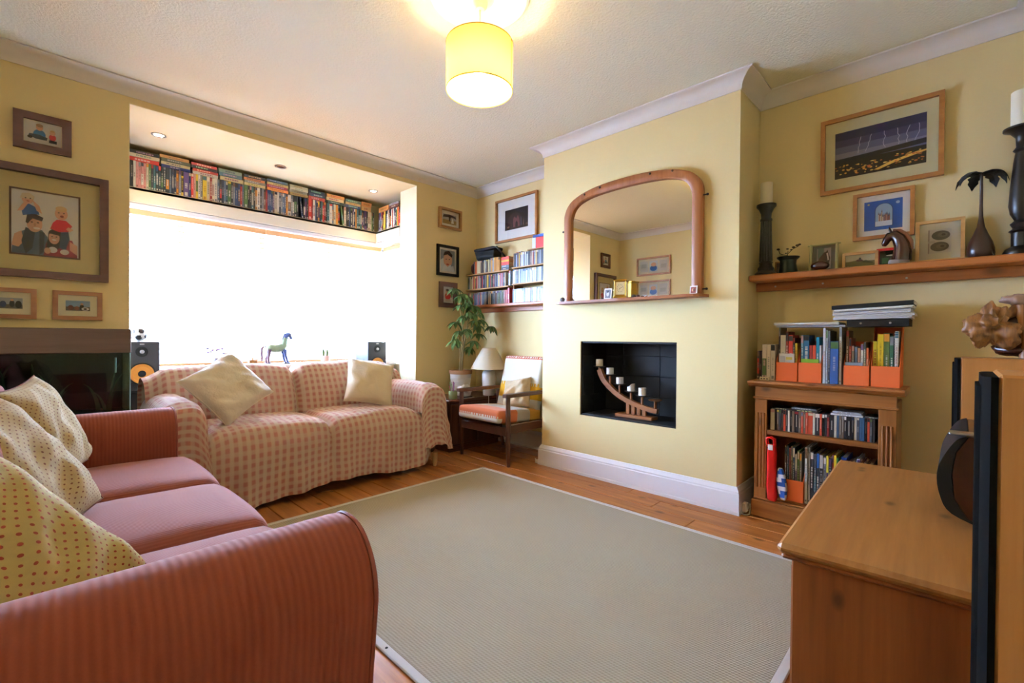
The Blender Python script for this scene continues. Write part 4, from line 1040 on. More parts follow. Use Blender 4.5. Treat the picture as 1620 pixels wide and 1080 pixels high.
# ------------------------------------------------------------------ low pine bookcase
BX, BYr, BYl = 2.835, .212, .832
t = thing('pine_bookcase', 'low pine bookcase with fluted pilasters in the right alcove', 'bookcase', (2.98, .52, 0))
obj('plinth', MB().cbox((BX - .012, BYr - .012, .003), (3.11, BYl + .012, .10), .006).cbox((BX - .004, BYr - .004, .10), (3.11, BYl + .004, .112), .006), M_pine_y, t)
obj('side_panel', MB().cbox((BX + .02, BYl - .02, .112), (3.105, BYl, .70), .002), M_pine, t)
obj('side_panel', MB().cbox((BX + .02, BYr, .112), (3.105, BYr + .02, .70), .002), M_pine, t)
obj('back_panel', MB().box((3.095, BYr + .02, .112), (3.105, BYl - .02, .70)), M_pine, t)
for y0, y1 in ((.770, BYl), (BYr, .280)):
    p = obj('pilaster', MB().cbox((BX, y0, .112), (BX + .02, y1, .672), .002), M_pine, t)
    for k in range(3):
        yc = (y0 + y1) / 2 + (k - 1) * .0165
        obj('flute', MB().tube([(BX, yc, .17), (BX, yc, .59)], .0055, 8), M_pine, p, 50)
obj('frieze', MB().cbox((BX, BYr, .678), (BX + .02, BYl, .735), .002), M_pine_y, t)
obj('bead', MB().cbox((BX - .009, BYr - .008, .667), (BX + .02, BYl + .008, .680), .004), M_pine_y, t)
top = [(BX - .034, .768), (3.12, .768), (3.12, .735), (BX - .004, .735), (BX - .012, .742), (BX - .024, .747), (BX - .03, .752), (BX - .036, .758)]
obj('top', MB().prism([(p[0], p[1]) for p in top], BYr - .03, BYl + .03, 'y'), M_pine_y, t)
obj('floor_board', MB().box((BX + .02, BYr + .02, .112), (3.095, BYl - .02, .126)), M_pine_y, t)
obj('shelf', MB().cbox((BX + .004, BYr + .02, .470), (3.095, BYl - .02, .497), .004), M_pine_y, t)
# discs on the upper shelf
CP = [('#15171B', 'black')] * 4 + [('#2A2A2E', 'charcoal'), ('#D8D2C4', 'white'), ('#7A2420', 'dark red'), ('#B8452A', 'orange'), ('#3C5A78', 'blue'), ('#C8BFA8', 'cream'), ('#6A5A4A', 'brown'), ('#4A4C50', 'grey')]
disc_row(.758, .293, .497, 'on the upper shelf of the pine bookcase', CP, .115, .0098, .0112, 2.862, .12, order='from the chimney')
for k, (y, L, c, zz, lab) in enumerate([(.750, .085, '#1A1C20', .6135, 'black flat disc case above the first discs in the bookcase'), (.655, .12, '#22242A', .6135, 'charcoal flat case left of centre above the bookcase discs'), (.655, .115, '#6A7078', .624, 'thin grey case on the charcoal one above the bookcase discs'), (.478, .135, '#D8D8DC', .6135, 'white flat case above the middle discs in the bookcase'), (.47, .12, '#B8BCC2', .6255, 'pale grey case on the white one in the bookcase'), (.335, .05, '#3A4048', .6135, 'dark slim case above the last discs in the bookcase')]):
    put('flat_case', flat_mesh(L, .0095, .12, c, rg), M_gloss, (2.865, y, zz), FACE_X, lab, 'disc case', 'cases lying on the bookcase discs')
# lower shelf
LZ0 = .1265
rbg = thing('red_bag', 'bright red carrier bag hanging at the left of the lower bookcase shelf', 'bag', (2.82, .74, .128))
M_redp = mat('red_plastic', '#D2201E', .25)
obj('pouch', MB().rbox((2.80, .714, .114), (2.838, .760, .425), .012, 10, lambda p, u: Vector((p.x, p.y * (1 - .25 * max(0, u.z)), p.z)) + Vector((nz(p.y * 30, p.z * 12, 2) * .010, nz(p.z * 11, p.x * 30, 5) * .008, 0))), M_redp, rbg, 60)
for dx in (-.012, .012): obj('handle', MB().tube([(2.822 + dx, .755, .41), (2.818 + dx, .762, .44), (2.816 + dx, .760, .458), (2.818 + dx, .745, .462), (2.82 + dx, .726, .452), (2.822 + dx, .724, .415)], .005, 8), M_redp, rbg, 60)
obj('white_print', MB('#E4D8D4').cbox((2.796, .728, .395), (2.799, .752, .425), .001), M_gloss, rbg)
o = obj('striped_bag', MB().rbox((2.815, .665, .128), (2.84, .714, .30), .010, 9, lambda p, u: Vector((p.x + .004 * nz(p.y * 40, p.z * 30, 1), p.y * (.30 + .7 * math.sin(PI * min(1, (1 - u.z) / 2 * .85 + .05))) + .008 * u.z, p.z)), col=lambda c: '#2E62C0' if int((c.z + c.y * .5 + 5) / .031) % 2 else '#E4E8F0'), M_gloss, None, 60)
tag(o, 'blue and white striped bag beside the red carrier bag', 'bag')
def file_box(y1, y0, x0, z, hf, hb, label, group='orange card magazine files'):
    """magazine file: low front, sides rising to the back; y1 is the chimney-side edge"""
    t = thing('magazine_file', label, 'magazine file', ((x0 + 3.1) / 2, (y0 + y1) / 2, z), group=group)
    d = .185 if z > .5 else .2; th = .0025
    obj('front', MB().cbox((x0, y0, z), (x0 + th, y1, z + hf), .0008), M_orange, t)
    side = [(x0 + th, z), (x0 + d, z), (x0 + d, z + hb), (x0 + d * .62, z + hb), (x0 + th, z + hf)]
    for a in (y0, y1 - th): obj('side', MB().prism(side, a, a + th, 'y'), M_orange, t)
    obj('back', MB().box((x0 + d - th, y0 + th, z), (x0 + d, y1 - th, z + hb)), M_orange, t)
    obj('bottom', MB().box((x0 + th, y0 + th, z), (x0 + d - th, y1 - th, z + th)), M_orange, t)
file_box(.690, .592, 2.845, LZ0, .115, .26, 'orange magazine file standing on the lower bookcase shelf')
def stand(y, wd, h, c, x, z, label, cat='book', group=None, d=.16, ry=0.0, pages=True, name='book'):
    put(name, upright_mesh(wd - .0006, h, d, c, rg, pages), M_gloss, (x, y, z + .0005), FACE_X, label, cat, group, ry)
lower = [('#5A4632', .010, .285), ('#2E5A7A', .008, .29), ('#7A3A34', .009, .28), ('#9AA07A', .007, .29), ('#38506A', .009, .285), ('#C8C8B8', .010, .25), ('#5C7A3A', .009, .27), ('#7A7468', .011, .26)]
y = .686
for k, (c, wd, h) in enumerate(lower):
    stand(y, wd, h, c, 2.868, LZ0 + .0025, '%s magazine, %s from the left in the bookcase magazine file' % (cname(c), ORD(k + 1)), 'magazine', 'magazines in the lower orange file', .15, name='magazine'); y -= wd + .0012
seq = [('#D8D6CE', .012, .30), ('#B8B8B8', .010, .30), ('#22242A', .014, .28), ('#3A3E48', .013, .27), ('#2A5AA8', .012, .275), ('#A8A49A', .016, .27), ('#8A8C92', .012, .26), ('#D8C23A', .010, .27), ('#1E1E22', .013, .26), ('#8A2420', .008, .28), ('#D8B82A', .011, .28), ('#2E7A4A', .008, .27), ('#D8D4C8', .009, .25), ('#2A4A98', .024, .275), ('#6A6460', .009, .25), ('#C8BFA8', .008, .24), ('#4A4440', .01, .26), ('#D8C83A', .010, .25), ('#C8C8CC', .012, .28), ('#B83A3A', .009, .26), ('#E2E2E6', .012, .255), ('#4A6A4A', .01, .25), ('#2A2C34', .018, .26), ('#3A3C44', .016, .25), ('#8A3A2A', .012, .24), ('#22262C', .02, .26)]
y = .588
for k, (c, wd, h) in enumerate(seq):
    if y - wd < .288: break
    stand(y, wd, h, c, 2.855 + rg.uniform(0, .01), LZ0, '%s folder book, %s right of the file on the lower bookcase shelf' % (cname(c), ORD(k + 1)), 'book', 'books on the lower bookcase shelf', .18); y -= wd + .0008
# on top of the bookcase
TZ = .7685
y = .862
for k, (c, wd, h) in enumerate([('#3A2A34', .012, .165), ('#4A3440', .012, .165), ('#33303C', .012, .162), ]):
    stand(y, wd, h, c, 2.97, TZ, 'dark purple paperback, %s from the chimney on the bookcase top' % ORD(k + 1), 'book', 'dark paperbacks on the bookcase top', .11); y -= wd + .0005
y = .822
for k, (c, wd, h) in enumerate([('#D8CFC0', .024, .205), ('#D4C8B4', .020, .203), ('#D8CCBC', .022, .205)]):
    stand(y, wd, h, c, 2.925, TZ, 'cream hardback, %s of the tall cream set on the bookcase top' % ORD(k + 1), 'book', 'cream hardbacks on the bookcase top', .14); y -= wd + .0005
dm = thing('domino', 'cream tile with black dots lying before the cream hardbacks', 'ornament', (2.895, .80, TZ))
obj('tile', MB().cbox((2.888, .775, TZ), (2.906, .825, TZ + .018), .003), M_candle, dm)
for yy in (.785, .80, .815): obj('dot', MB().ball((2.888, yy, TZ + .009), .004, 5, sc=(.4, 1, 1)), M_blackm, dm, 60)
FX = 2.915
file_box(.747, .643, FX, TZ, .105, .225, 'orange magazine file, leftmost on the bookcase top')
file_box(.637, .530, FX, TZ, .108, .225, 'orange magazine file, second from the left on the bookcase top')
file_box(.433, .327, FX, TZ, .102, .225, 'orange magazine file, third from the left on the bookcase top')
file_box(.320, .208, FX, TZ, .104, .30, 'orange magazine file, rightmost on the bookcase top')
def fill(y, items, where, grp, x=2.945):
    for k, (c, wd, h) in enumerate(items):
        stand(y, wd, h, c, x, TZ + .0025, '%s book, %s from the left in the %s' % (cname(c), ORD(k + 1), where), 'book', grp, .14); y -= wd + .001
fill(.742, [('#2A2226', .008, .30), ('#D8D4CC', .026, .255), ('#8A2A26', .012, .275), ('#C8382C', .022, .255), ('#1E2226', .008, .24), ('#C8A82A', .012, .21)], 'leftmost orange file on top', 'books in the orange files')
fill(.632, [('#3A7A9A', .012, .255), ('#2E6E92', .026, .255), ('#8A2420', .014, .20), ('#C84A30', .016, .20), ('#2A8AA0', .014, .245), ('#D8D8D8', .009, .20)], 'second orange file on top', 'books in the orange files')
fill(.428, [('#6A4A34', .012, .28), ('#A8382E', .010, .24), ('#7A7470', .012, .20), ('#5C6470', .012, .195), ('#B88A6A', .011, .19), ('#D8CFC0', .011, .21), ('#8A8468', .010, .22), ('#B85A34', .010, .19)], 'third orange file on top', 'books in the orange files')
fill(.315, [('#B8A02A', .016, .225), ('#D8B42A', .024, .26), ('#5A6A34', .022, .265), ('#2A5A44', .015, .25)], 'rightmost orange file on top', 'books in the orange files')
o = put('spiral_notebook', upright_mesh(.014, .275, .14, '#E4E0D4', rg, True), M_gloss, (2.945, .231, TZ + .003), FACE_X, 'white spiral notebook at the right end of the rightmost file', 'notebook', None)
sb = MB()
for k in range(22): sb.tube([(.007 + .009 * math.cos(a * PI / 4), -.004 + .006 * math.sin(a * PI / 4), .008 + k * .0122) for a in range(9)], .0012, 4, cap=False)
sm = mesh_of('spiral_wire', sb, mat('cream_wire', '#D8CDB4', .5)); w_ = bpy.data.objects.new('spiral_wire', sm); COL.objects.link(w_); w_.parent = o
t2 = obj('notepad', MB('#E2E4E2').cbox((2.928, .66, TZ + .085), (2.938, .735, TZ + .155), .001).box((2.9275, .67, TZ + .12), (2.928, .70, TZ + .135), '#D8C85A').box((2.9275, .705, TZ + .10), (2.928, .73, TZ + .14), '#C8CDD4'), M_gloss, None); tag(t2, 'white patterned card tucked in front of the leftmost orange file', 'card')
t2 = obj('green_card', MB('#8CB83A').cbox((2.930, .545, TZ + .08), (2.936, .628, TZ + .128), .001), M_gloss, None); tag(t2, 'lime green card showing above the second orange file', 'card')
t2 = obj('grey_card', MB('#8A949C').cbox((2.930, .355, TZ + .07), (2.936, .43, TZ + .118), .001), M_gloss, None); tag(t2, 'grey card showing above the third orange file', 'card')
# magazines and blue book between the files
y = .524
for k, (c, wd, h) in enumerate([('#C8CCD4', .012, .295), ('#A8ACB4', .009, .285), ('#4A5058', .009, .28)]):
    stand(y, wd, h, c, 2.915, TZ, '%s magazine, %s of three left of the blue book' % (cname(c), ORD(k + 1)), 'magazine', 'magazines beside the blue book', .18, name='magazine'); y -= wd + .001
stand(y, .036, .225, '#3A62A0', 2.912, TZ, 'thick blue book between the second and third orange files', 'book', None, .15)
stand(y - .0375, .011, .30, '#C8CCC8', 2.918, TZ, 'pale magazine right of the thick blue book', 'magazine', 'magazines beside the blue book', .18, name='magazine')
# flat box, binders and papers on top
ZZ = TZ + .3005
t = thing('flat_case', 'flat pale grey case lying across the left files', 'case', (3.0, .59, ZZ))
obj('lower_shell', MB().cbox((2.905, .425, ZZ), (3.09, .748, ZZ + .011), .003), mat('grey_plastic', '#9A9EA2', .5), t)
obj('upper_shell', MB().cbox((2.893, .45, ZZ + .0115), (3.09, .757, ZZ + .026), .004), mat('offwhite_plastic', '#C8C4B8', .5), t)
def slab(name, col, y0, y1, x0, x1, zL, zR, th, m=None, wob=0.0):
    """flat sheet rising towards the right end (small y)"""
    V = []
    for (x, y) in ((x0, y1), (x0, y0), (x1, y0), (x1, y1)):
        z = zL if y == y1 else zR
        V.append((x, y, z))
    V += [(p[0], p[1], p[2] + th) for p in V]
    return MB(col).add(V, [(0, 3, 2, 1), (4, 5, 6, 7), (0, 1, 5, 4), (1, 2, 6, 5), (2, 3, 7, 6), (3, 0, 4, 7)])
t = thing('ring_binder', 'black ring binder lying under the loose papers', 'binder', (3.0, .3, ZZ))
obj('cover', slab('cover', '#101114', .175, .418, 2.885, 3.09, ZZ, ZZ + .002, .036), M_black, t)
for yy in (.36, .245): obj('rivet', MB().lathe([(0, -.003), (.005, -.002), (.005, .002)], (2.885, yy, ZZ + .017), 10, axis='x'), M_steel, t)
z = .036
for k in range(9):
    dy = rg.uniform(-.012, .012); dx = rg.uniform(-.012, .008)
    o = obj('paper_sheaf', slab('p', rg.choice(('#DAD8D4', '#CFCDD2', '#E2E0DC', '#C9C4BC')), .165 + dy, .475 + dy * .6, 2.888 + dx, 3.085, ZZ + z + .0005 - (.003 if k else 0) * 0 + .0, ZZ + z + .004 + k * .0012, .0052), M_gloss, None)
    tag(o, 'sheaf of white paper, %s up in the pile between the black binders' % ORD(k + 1), 'paper', 'papers between the binders'); z += .0058
t = thing('black_folder', 'black lever file on top of the paper pile', 'folder', (3.0, .32, ZZ + z))
obj('cover', slab('cover', '#101114', .160, .482, 2.88, 3.08, ZZ + z + .001, ZZ + z + .016, .020), M_black, t)
obj('inner_pages', slab('pages', '#C8C4BA', .157, .18, 2.884, 3.078, ZZ + z + .018, ZZ + z + .019, .012), M_gloss, t)

# ------------------------------------------------------------------ television bench, loudspeakers and carving on the right
t = thing('pine_bench', 'pale pine low unit with moulded top at the right', 'cabinet', (1.27, .32, 0), rz=math.radians(2.2))
BL_, BD = 1.08, .54
obj('top', MB().cbox((0, -BD, .474), (BL_, 0, .500), .010), M_top, t, 35, False)
obj('edge_moulding', MB().cbox((.008, -BD + .002, .462), (BL_ - .008, -.008, .4738), .005), M_endpine, t, 35, False)
ep = obj('end_panel', MB().cbox((.028, -BD + .01, .02), (.05, -.028, .4618), .003), M_endpine, t, None, False)
obj('end_panel', MB().cbox((BL_ - .05, -BD + .01, .02), (BL_ - .028, -.028, .4618), .003), M_endpine, t, None, False)
obj('back_panel', MB().box((.05, -BD + .012, .03), (BL_ - .05, -BD + .024, .4618)), M_endpine, t, None, False)
obj('plinth', MB().cbox((.022, -BD + .008, .0), (BL_ - .022, -.022, .06), .004), M_endpine, t, None, False)
for k in range(2):
    x0 = .052 + k * (BL_ - .104) / 2; x1 = x0 + (BL_ - .104) / 2 - .003
    d = obj('drawer', MB().cbox((x0, -.045, .09), (x1, -.022, .435), .004), M_endpine, t, None, False)
    for q in (.25, .75):
        obj('knob', MB().lathe([(.006, 0), (.006, .006), (.014, .012), (.012, .02), (0, .022)], (x0 + (x1 - x0) * q, -.022, .26), 14, axis='y'), M_endpine, d, 40, False)
obj('rail', MB().cbox((.05, -.040, .436), (BL_ - .05, -.026, .4618), .002), M_endpine, t, None, False)
def tower(x0, x1, yf, h, label):
    t = thing('tower_speaker', label, 'loudspeaker', ((x0 + x1) / 2, yf - .11, 0), group='floor-standing loudspeakers')
    obj('cabinet', MB().cbox((x0, YB + .004, .02), (x1, yf, h), .004), M_beech, t)
    obj('plinth', MB().cbox((x0 + .006, YB + .01, 0), (x1 - .006, yf - .01, .02), .002), M_black, t)
    prof = [(x0 - .000, yf), (x0 - .000, yf + .008), (x0 + .010, yf + .014), (x0 + .03, yf + .018), (x1 - .03, yf + .018), (x1 - .01, yf + .014), (x1, yf + .008), (x1, yf)]
    obj('baffle', MB().prism(prof, .02, h - .004, 'z'), M_baffle, t, 20)
    gr = MB().prism([(x0 + .03, yf + .0182), (x0 + .04, yf + .023), (x1 - .04, yf + .023), (x1 - .03, yf + .0182)], .3, h - .02, 'z'); obj('grille', gr, mat('dark_speaker_cloth', '#080807', .95, spec=.05, bump=(900, .4, .002)), t, 30)
tower(1.0, 1.19, -.042, .95, 'tall beech and black loudspeaker close by at the right edge')
tower(2.40, 2.59, -.002, .938, 'tall beech loudspeaker behind the bench, with the carving on it')
# centre speaker
t = thing('centre_speaker', 'black and red-brown centre loudspeaker lying on the pine bench', 'loudspeaker', (1.92, -.06, .50))
sec = [(-.19, .503), (-.065, .503), (-.02, .527), (.006, .575), (.012, .64), (.004, .70), (-.02, .745), (-.19, .745)]
obj('cabinet', MB().prism([(p[0], p[1]) for p in sec], 1.72, 2.12, 'x'), wood('rosewood_veneer', '#3E1C14', '#2A100C', 'x', .3), t, 20)
fr = [(-.062, .506), (-.018, .53), (.008, .577), (.014, .64), (.006, .702), (-.018, .748), (.004, .735), (.028, .69), (.042, .64), (.036, .58), (.012, .535)]
fr = [tuple(p) for p in catmull2(fr[5:] + fr[:1], 4)] + fr[1:5]
obj('front_shell', MB().prism(fr, 1.715, 2.125, 'x'), M_black, t, 40)
obj('trim_bar', MB().cbox((1.735, -.05, .7455), (1.78, .02, .752), .002), M_steel, t)
# driftwood carving on the far speaker
t = thing('wood_carving', 'gnarled tan root carving with dark hollows on the far loudspeaker', 'carving', (2.5, -.13, .939))
M_root = wood('carved_root', '#A8723C', '#5A3014', 'z', .45, 2.4)
def gnarl(s, a): return lambda p: p * (1 + a * nz(p.x * 18 + s, p.y * 18, p.z * 18) + a * .8 * (.35 - abs(nz(p.x * 34, p.y * 34 + s, p.z * 26))) + a * .35 * nz(p.x * 80, p.y * 80, p.z * 60 + s))
obj('dark_trunk', MB().ball((2.5, -.15, 1.035), .11, 16, fn=gnarl(3, .3), sc=(.6, .62, .66)), M_dkwood, t, 60)
obj('root_lump', MB().ball((2.44, -.085, 1.055), .066, 32, fn=gnarl(1, .8), sc=(.9, .85, 1.0)), M_root, t, 60)
obj('root_arm', MB().tube([(2.45, -.055, 1.085), (2.44, -.085, 1.11), (2.45, -.125, 1.10), (2.46, -.15, 1.12), (2.47, -.19, 1.145)], [.012, .024, .018, .022, .016], 10), M_root, t, 60)
obj('root_arm', MB().tube([(2.44, -.155, 1.13), (2.44, -.16, 1.06), (2.45, -.168, .99), (2.46, -.172, .945)], [.014, .016, .012, .022], 10), M_root, t, 60)
obj('root_flare', MB().ball((2.50, -.175, 1.15), .06, 20, fn=gnarl(8, .6), sc=(.8, 1.0, .5)), mat('greyed_root', '#8A6A58', .5, var=(20, .3)), t, 60)
obj('root_foot', MB().ball((2.5, -.14, .972), .055, 10, fn=gnarl(5, .25), sc=(1, 1, .48)), M_dkwood, t, 60)

# ------------------------------------------------------------------ rug
g = N('sisal_weave')
v = g.coord('Object'); sx_ = g.n('ShaderNodeSeparateXYZ'); g.l(v, sx_.inputs[0])
a = g.math('SINE', g.math('MULTIPLY', sx_.outputs[0], 2 * PI / .011)); b = g.math('SINE', g.math('ADD', g.math('MULTIPLY', sx_.outputs[1], 2 * PI / .010), g.math('MULTIPLY', sx_.outputs[0], 2 * PI / .022)))
hgt = g.math('ADD', g.math('MULTIPLY', a, .5), g.math('MULTIPLY', b, .35))
nn_ = g.noise(v, 260, 3); big = g.noise(v, 3, 3)
f = g.math('ADD', g.math('MULTIPLY_ADD', hgt, .26, .36), g.math('MULTIPLY', nn_, .35))
c = g.mix(f, H('#8C826E'), H('#C6BDA8'))
c = g.mix(g.math('MULTIPLY', big, .25), c, H('#A89E8A'))
g.l(c, g.b.inputs['Base Color']); g.b.inputs['Roughness'].default_value = .95; g.b.inputs['Specular IOR Level'].default_value = .15
g.bump(g.math('ADD', hgt, nn_), .5, .003)
M_rug = g.m
RX0, RX1, RY0, RY1 = .757, 2.38, .355, 2.616
t = thing('rug', 'large beige woven rug with pale bound edge on the floorboards', 'rug', ((RX0 + RX1) / 2, (RY0 + RY1) / 2, 0))
e = .03
obj('woven_field', MB().box((RX0 + e, RY0 + e, .001), (RX1 - e, RY1 - e, .008)), M_rug, t)
M_bind = mat('pale_binding_tape', '#CFCBC6', .8, bump=(400, .2, .002))
for a_, b_ in (((RX0, RY0, .001), (RX1, RY0 + e, .0095)), ((RX0, RY1 - e, .001), (RX1, RY1, .0095)), ((RX0, RY0 + e, .001), (RX0 + e, RY1 - e, .0095)), ((RX1 - e, RY0 + e, .001), (RX1, RY1 - e, .0095))):
    obj('binding', MB().cbox(a_, b_, .003), M_bind, t)
obj('stud', MB().ball((RX0 + .016, 1.30, .0095), .005, 6, sc=(1, 1, .4)), M_blackm, t)

# ------------------------------------------------------------------ terracotta sofa on the left
def ribbed(name, axis, per, base, dark, amt=.5):
    g = N(name); v = g.coord('Object'); s_ = g.n('ShaderNodeSeparateXYZ'); g.l(v, s_.inputs[0])
    w_ = g.math('MULTIPLY_ADD', g.math('SINE', g.math('MULTIPLY', s_.outputs['XYZ'.index(axis)], 2 * PI / per)), .5, .5)
    n_ = g.noise(v, 5, 3); n2 = g.noise(v, 380, 2)
    f = g.math('ADD', g.math('MULTIPLY', w_, amt), g.math('ADD', g.math('MULTIPLY', n_, .35), g.math('MULTIPLY', n2, .25)))
    g.l(g.mix(f, H(dark), H(base)), g.b.inputs['Base Color'])
    g.b.inputs['Roughness'].default_value = .85; g.b.inputs['Specular IOR Level'].default_value = .2
    g.b.inputs['Sheen Weight'].default_value = .4; g.b.inputs['Sheen Roughness'].default_value = .45; g.b.inputs['Sheen Tint'].default_value = H('#F0C0B0')
    g.bump(w_, .22, .003)
    return g.m
M_rib = ribbed('terracotta_ribbed_cloth', 'X', .0125, '#8C432C', '#6C2A1A', .26)
M_ribc = ribbed('terracotta_ribbed_seat_cloth', 'Y', .008, '#8E4C3E', '#743A2E', .22)
def catmull(pts, n=4, closed=True):
    out = []; L = len(pts)
    for i in range(L if closed else L - 1):
        p0, p1, p2, p3 = [Vector(pts[(i + k - 1) % L] if closed else pts[min(max(i + k - 1, 0), L - 1)]) for k in range(4)]
        for j in range(n):
            t_ = j / n
            out.append(.5 * ((2 * p1) + (p2 - p0) * t_ + (2 * p0 - 5 * p1 + 4 * p2 - p3) * t_ ** 2 + (3 * p1 - p0 - 3 * p2 + p3) * t_ ** 3))
    return out
arm_prof = [(0, .10), (0, .30), (.0, .50), (.012, .598), (.055, .645), (.115, .656), (.175, .642), (.222, .600), (.240, .545), (.232, .47), (.218, .36), (.212, .22), (.21, .08), (.1, .06)]
AP = catmull(arm_prof, 4)
def arm(y_in, sg, x0, x1, wid=1.0):
    ap = [Vector((p.x * wid, p.y)) for p in AP]
    m = MB(); ctr = Vector((.115 * wid, .38)); n = len(ap)
    st = [(x0, .0), (x0, .97), (x0 + .02, 1.0)] + [(x0 + .02 + (x1 - .03 - x0 - .02) * q / 6, 1.0) for q in range(1, 7)] + [(x1 - .012, .992), (x1 - .003, .972), (x1, .94), (x1 + .004, .5), (x1 + .004, 0.0)]
    V = []; F = []
    for x, s in st:
        for p in ap:
            q = ctr + (p - ctr) * s; V.append((x, y_in + sg * q.x, q.y))
    for i in range(len(st) - 1):
        for k in range(n):
            f = (i * n + k, i * n + (k + 1) % n, (i + 1) * n + (k + 1) % n, (i + 1) * n + k); F.append(f if sg > 0 else f[::-1])
    m.add(V, F); return m, [(x1 - .004, y_in + sg * (ctr + (p - ctr) * .985).x, (ctr + (p - ctr) * .985).y) for p in ap]
t = thing('terracotta_sofa', 'terracotta ribbed three-seat sofa along the left wall', 'sofa', (.05, 1.77, 0))
AX0, AX1 = -.31, .452
for yi, sg, wd_, xe in ((.945, -1, .84, .425), (2.60, 1, 1.0, AX1)):
    m, edge = arm(yi, sg, AX0, xe, wd_)
    p = obj('arm', m, M_rib, t, 50)
    obj('piping', MB().tube(edge[2:46] , .0045, 6), mat('terracotta_piping', '#7A3424' if sg < 0 else '#D8B8AC', .7), p, 60)  # pale far tone paints in window light; cached terracotta serves both arms
obj('base', MB().cbox((-.33, .79, .055), (.42, 2.79, .30), .015), M_rib, t)
for x in (-.27, .36):
    for y in (.83, 2.74): obj('foot', MB().lathe([(0, 0), (.022, 0), (.028, .03), (.026, .058), (0, .058)], (x, y, 0), 14), M_teak, t, 40)
def puff(bx, by, bz):
    def fn(p, u):
        return Vector((p.x + (bx * (1 - u.y ** 2) * (1 - u.z ** 2)) * (1 if u.x > 0 else 0), p.y, p.z + bz * max(0, 1 - u.x ** 2) * max(0, 1 - u.y ** 2) * (1 if u.z > 0 else -.2) + .004 * nz(p.x * 9, p.y * 9, p.z * 9)))
    return fn
ys = [.95, 1.50, 2.05, 2.598]
for a_, b_ in zip(ys, ys[1:]):
    obj('seat_cushion', MB().rbox((-.13, a_ + .003, .300), (.500, b_ - .003, .448), .055, 12, puff(.02, 0, .028)), M_ribc, t, 60)
obj('back', MB().rbox((-.35, .80, .06), (-.17, 2.76, .80), .07, 10, lambda p, u: Vector((p.x - .03 * (u.z + 1) / 2 * 0, p.y, p.z))), M_rib, t, 60)
for a_, b_ in zip(ys, ys[1:]):
    m = MB(); m.M = Matrix.Translation((-.11, (a_ + b_) / 2, .44)) @ Matrix.Rotation(-.20, 4, 'Y')
    m.rbox((-.085, -(b_ - a_) / 2 + .004, -.02), (.085, (b_ - a_) / 2 - .004, .41), .07, 12, lambda p, u: Vector((p.x + (.03 * (1 - u.y ** 2) * (1 - u.z ** 2)) * (1 if u.x > 0 else -.3), p.y, p.z)))
    obj('back_cushion', m, M_ribc, t, 60)

# pillows
def pillow(c, nrm, tip, side, th, seed, wr=.010):
    """square cushion: one corner points along tip, face towards nrm; uv in metres"""
    nrm = Vector(nrm).normalized(); tip = Vector(tip); tip = (tip - nrm * tip.dot(nrm)).normalized(); ot = nrm.cross(tip).normalized()
    ax = (tip + ot).normalized(); ay = (tip - ot).normalized(); ay = nrm.cross(ax).normalized()
    c = Vector(c); m = MB(); n = 26
    for sg in (1, -1):
        def fn(u, v):
            a, b = u * 2 - 1, v * 2 - 1
            a = math.copysign(abs(a) ** .85, a); b = math.copysign(abs(b) ** .85, b)
            px = a * side / 2 * (1 - .075 * (1 - b * b)); py = b * side / 2 * (1 - .075 * (1 - a * a))
            h = th / 2 * (max(0, (1 - a ** 4)) * max(0, (1 - b ** 4))) ** .55
            edge = 1 - max(abs(a), abs(b)) ** 6
            h += edge * wr * (nz(px * 9 + seed, py * 9, sg) + .6 * nz(px * 20, py * 16 + seed, sg * 3)) + edge * wr * 1.2 * nz((px + py) * 5 + seed, (px - py) * 17, sg * 2)
            return c + ax * px + ay * py + nrm * (h * sg)
        k0_ = len(m.f)
        m.grid(fn, n, n, uv=lambda u, v: (u * side, v * side))
        if sg < 0:
            for i in range(k0_, len(m.f)): m.f[i] = m.f[i][::-1]; m.uv[i] = m.uv[i][::-1]
    # hem cord round the edge
    hem = MB(); P_ = []
    for k in range(64):
        q = k / 16; s_ = int(q) % 4; f_ = (q - int(q)) * 2 - 1; f_ = math.copysign(abs(f_) ** .85, f_)
        a, b = [(f_, -1), (1, f_), (-f_, 1), (-1, -f_)][s_]
        P_.append(c + ax * (a * side / 2 * (1 - .075 * (1 - b * b))) + ay * (b * side / 2 * (1 - .075 * (1 - a * a))))
    hem.tube(P_ + [P_[0]], .0028, 6, cap=False)
    return m, hem
def dotted(name, base, dot, per, r):
    g = N(name); uv = g.n('ShaderNodeTexCoord')
    res = None
    for off in (0, .5):
        mp = g.n('ShaderNodeMapping'); mp.inputs['Scale'].default_value = (1 / per, 1 / per, 1); mp.inputs['Location'].default_value = (off, off, 0); g.l(uv.outputs['UV'], mp.inputs['Vector'])
        fr = g.n('ShaderNodeVectorMath', operation='FRACTION'); g.l(mp.outputs[0], fr.inputs[0])
        ds = g.n('ShaderNodeVectorMath', operation='DISTANCE'); g.l(fr.outputs[0], ds.inputs[0]); ds.inputs[1].default_value = (.5, .5, 0)
        x = g.math('LESS_THAN', ds.outputs['Value'], r); res = x if res is None else g.math('MAXIMUM', res, x)
    n_ = g.noise(g.coord('UV'), 60, 3)
    c = g.mix(res, g.mix(n_, H(base), shade_of(H(base), .75)), H(dot))
    g.l(c, g.b.inputs['Base Color']); g.b.inputs['Roughness'].default_value = .9; g.b.inputs['Specular IOR Level'].default_value = .15
    g.bump(g.noise(g.coord('UV'), 500, 2), .2, .002)
    return g.m
M_dot1 = dotted('cream_spotted_cloth', '#BBA568', '#86362A', .021, .12)
M_dot2 = dotted('buff_spotted_cloth', '#B29A6C', '#6E4430', .020, .12)
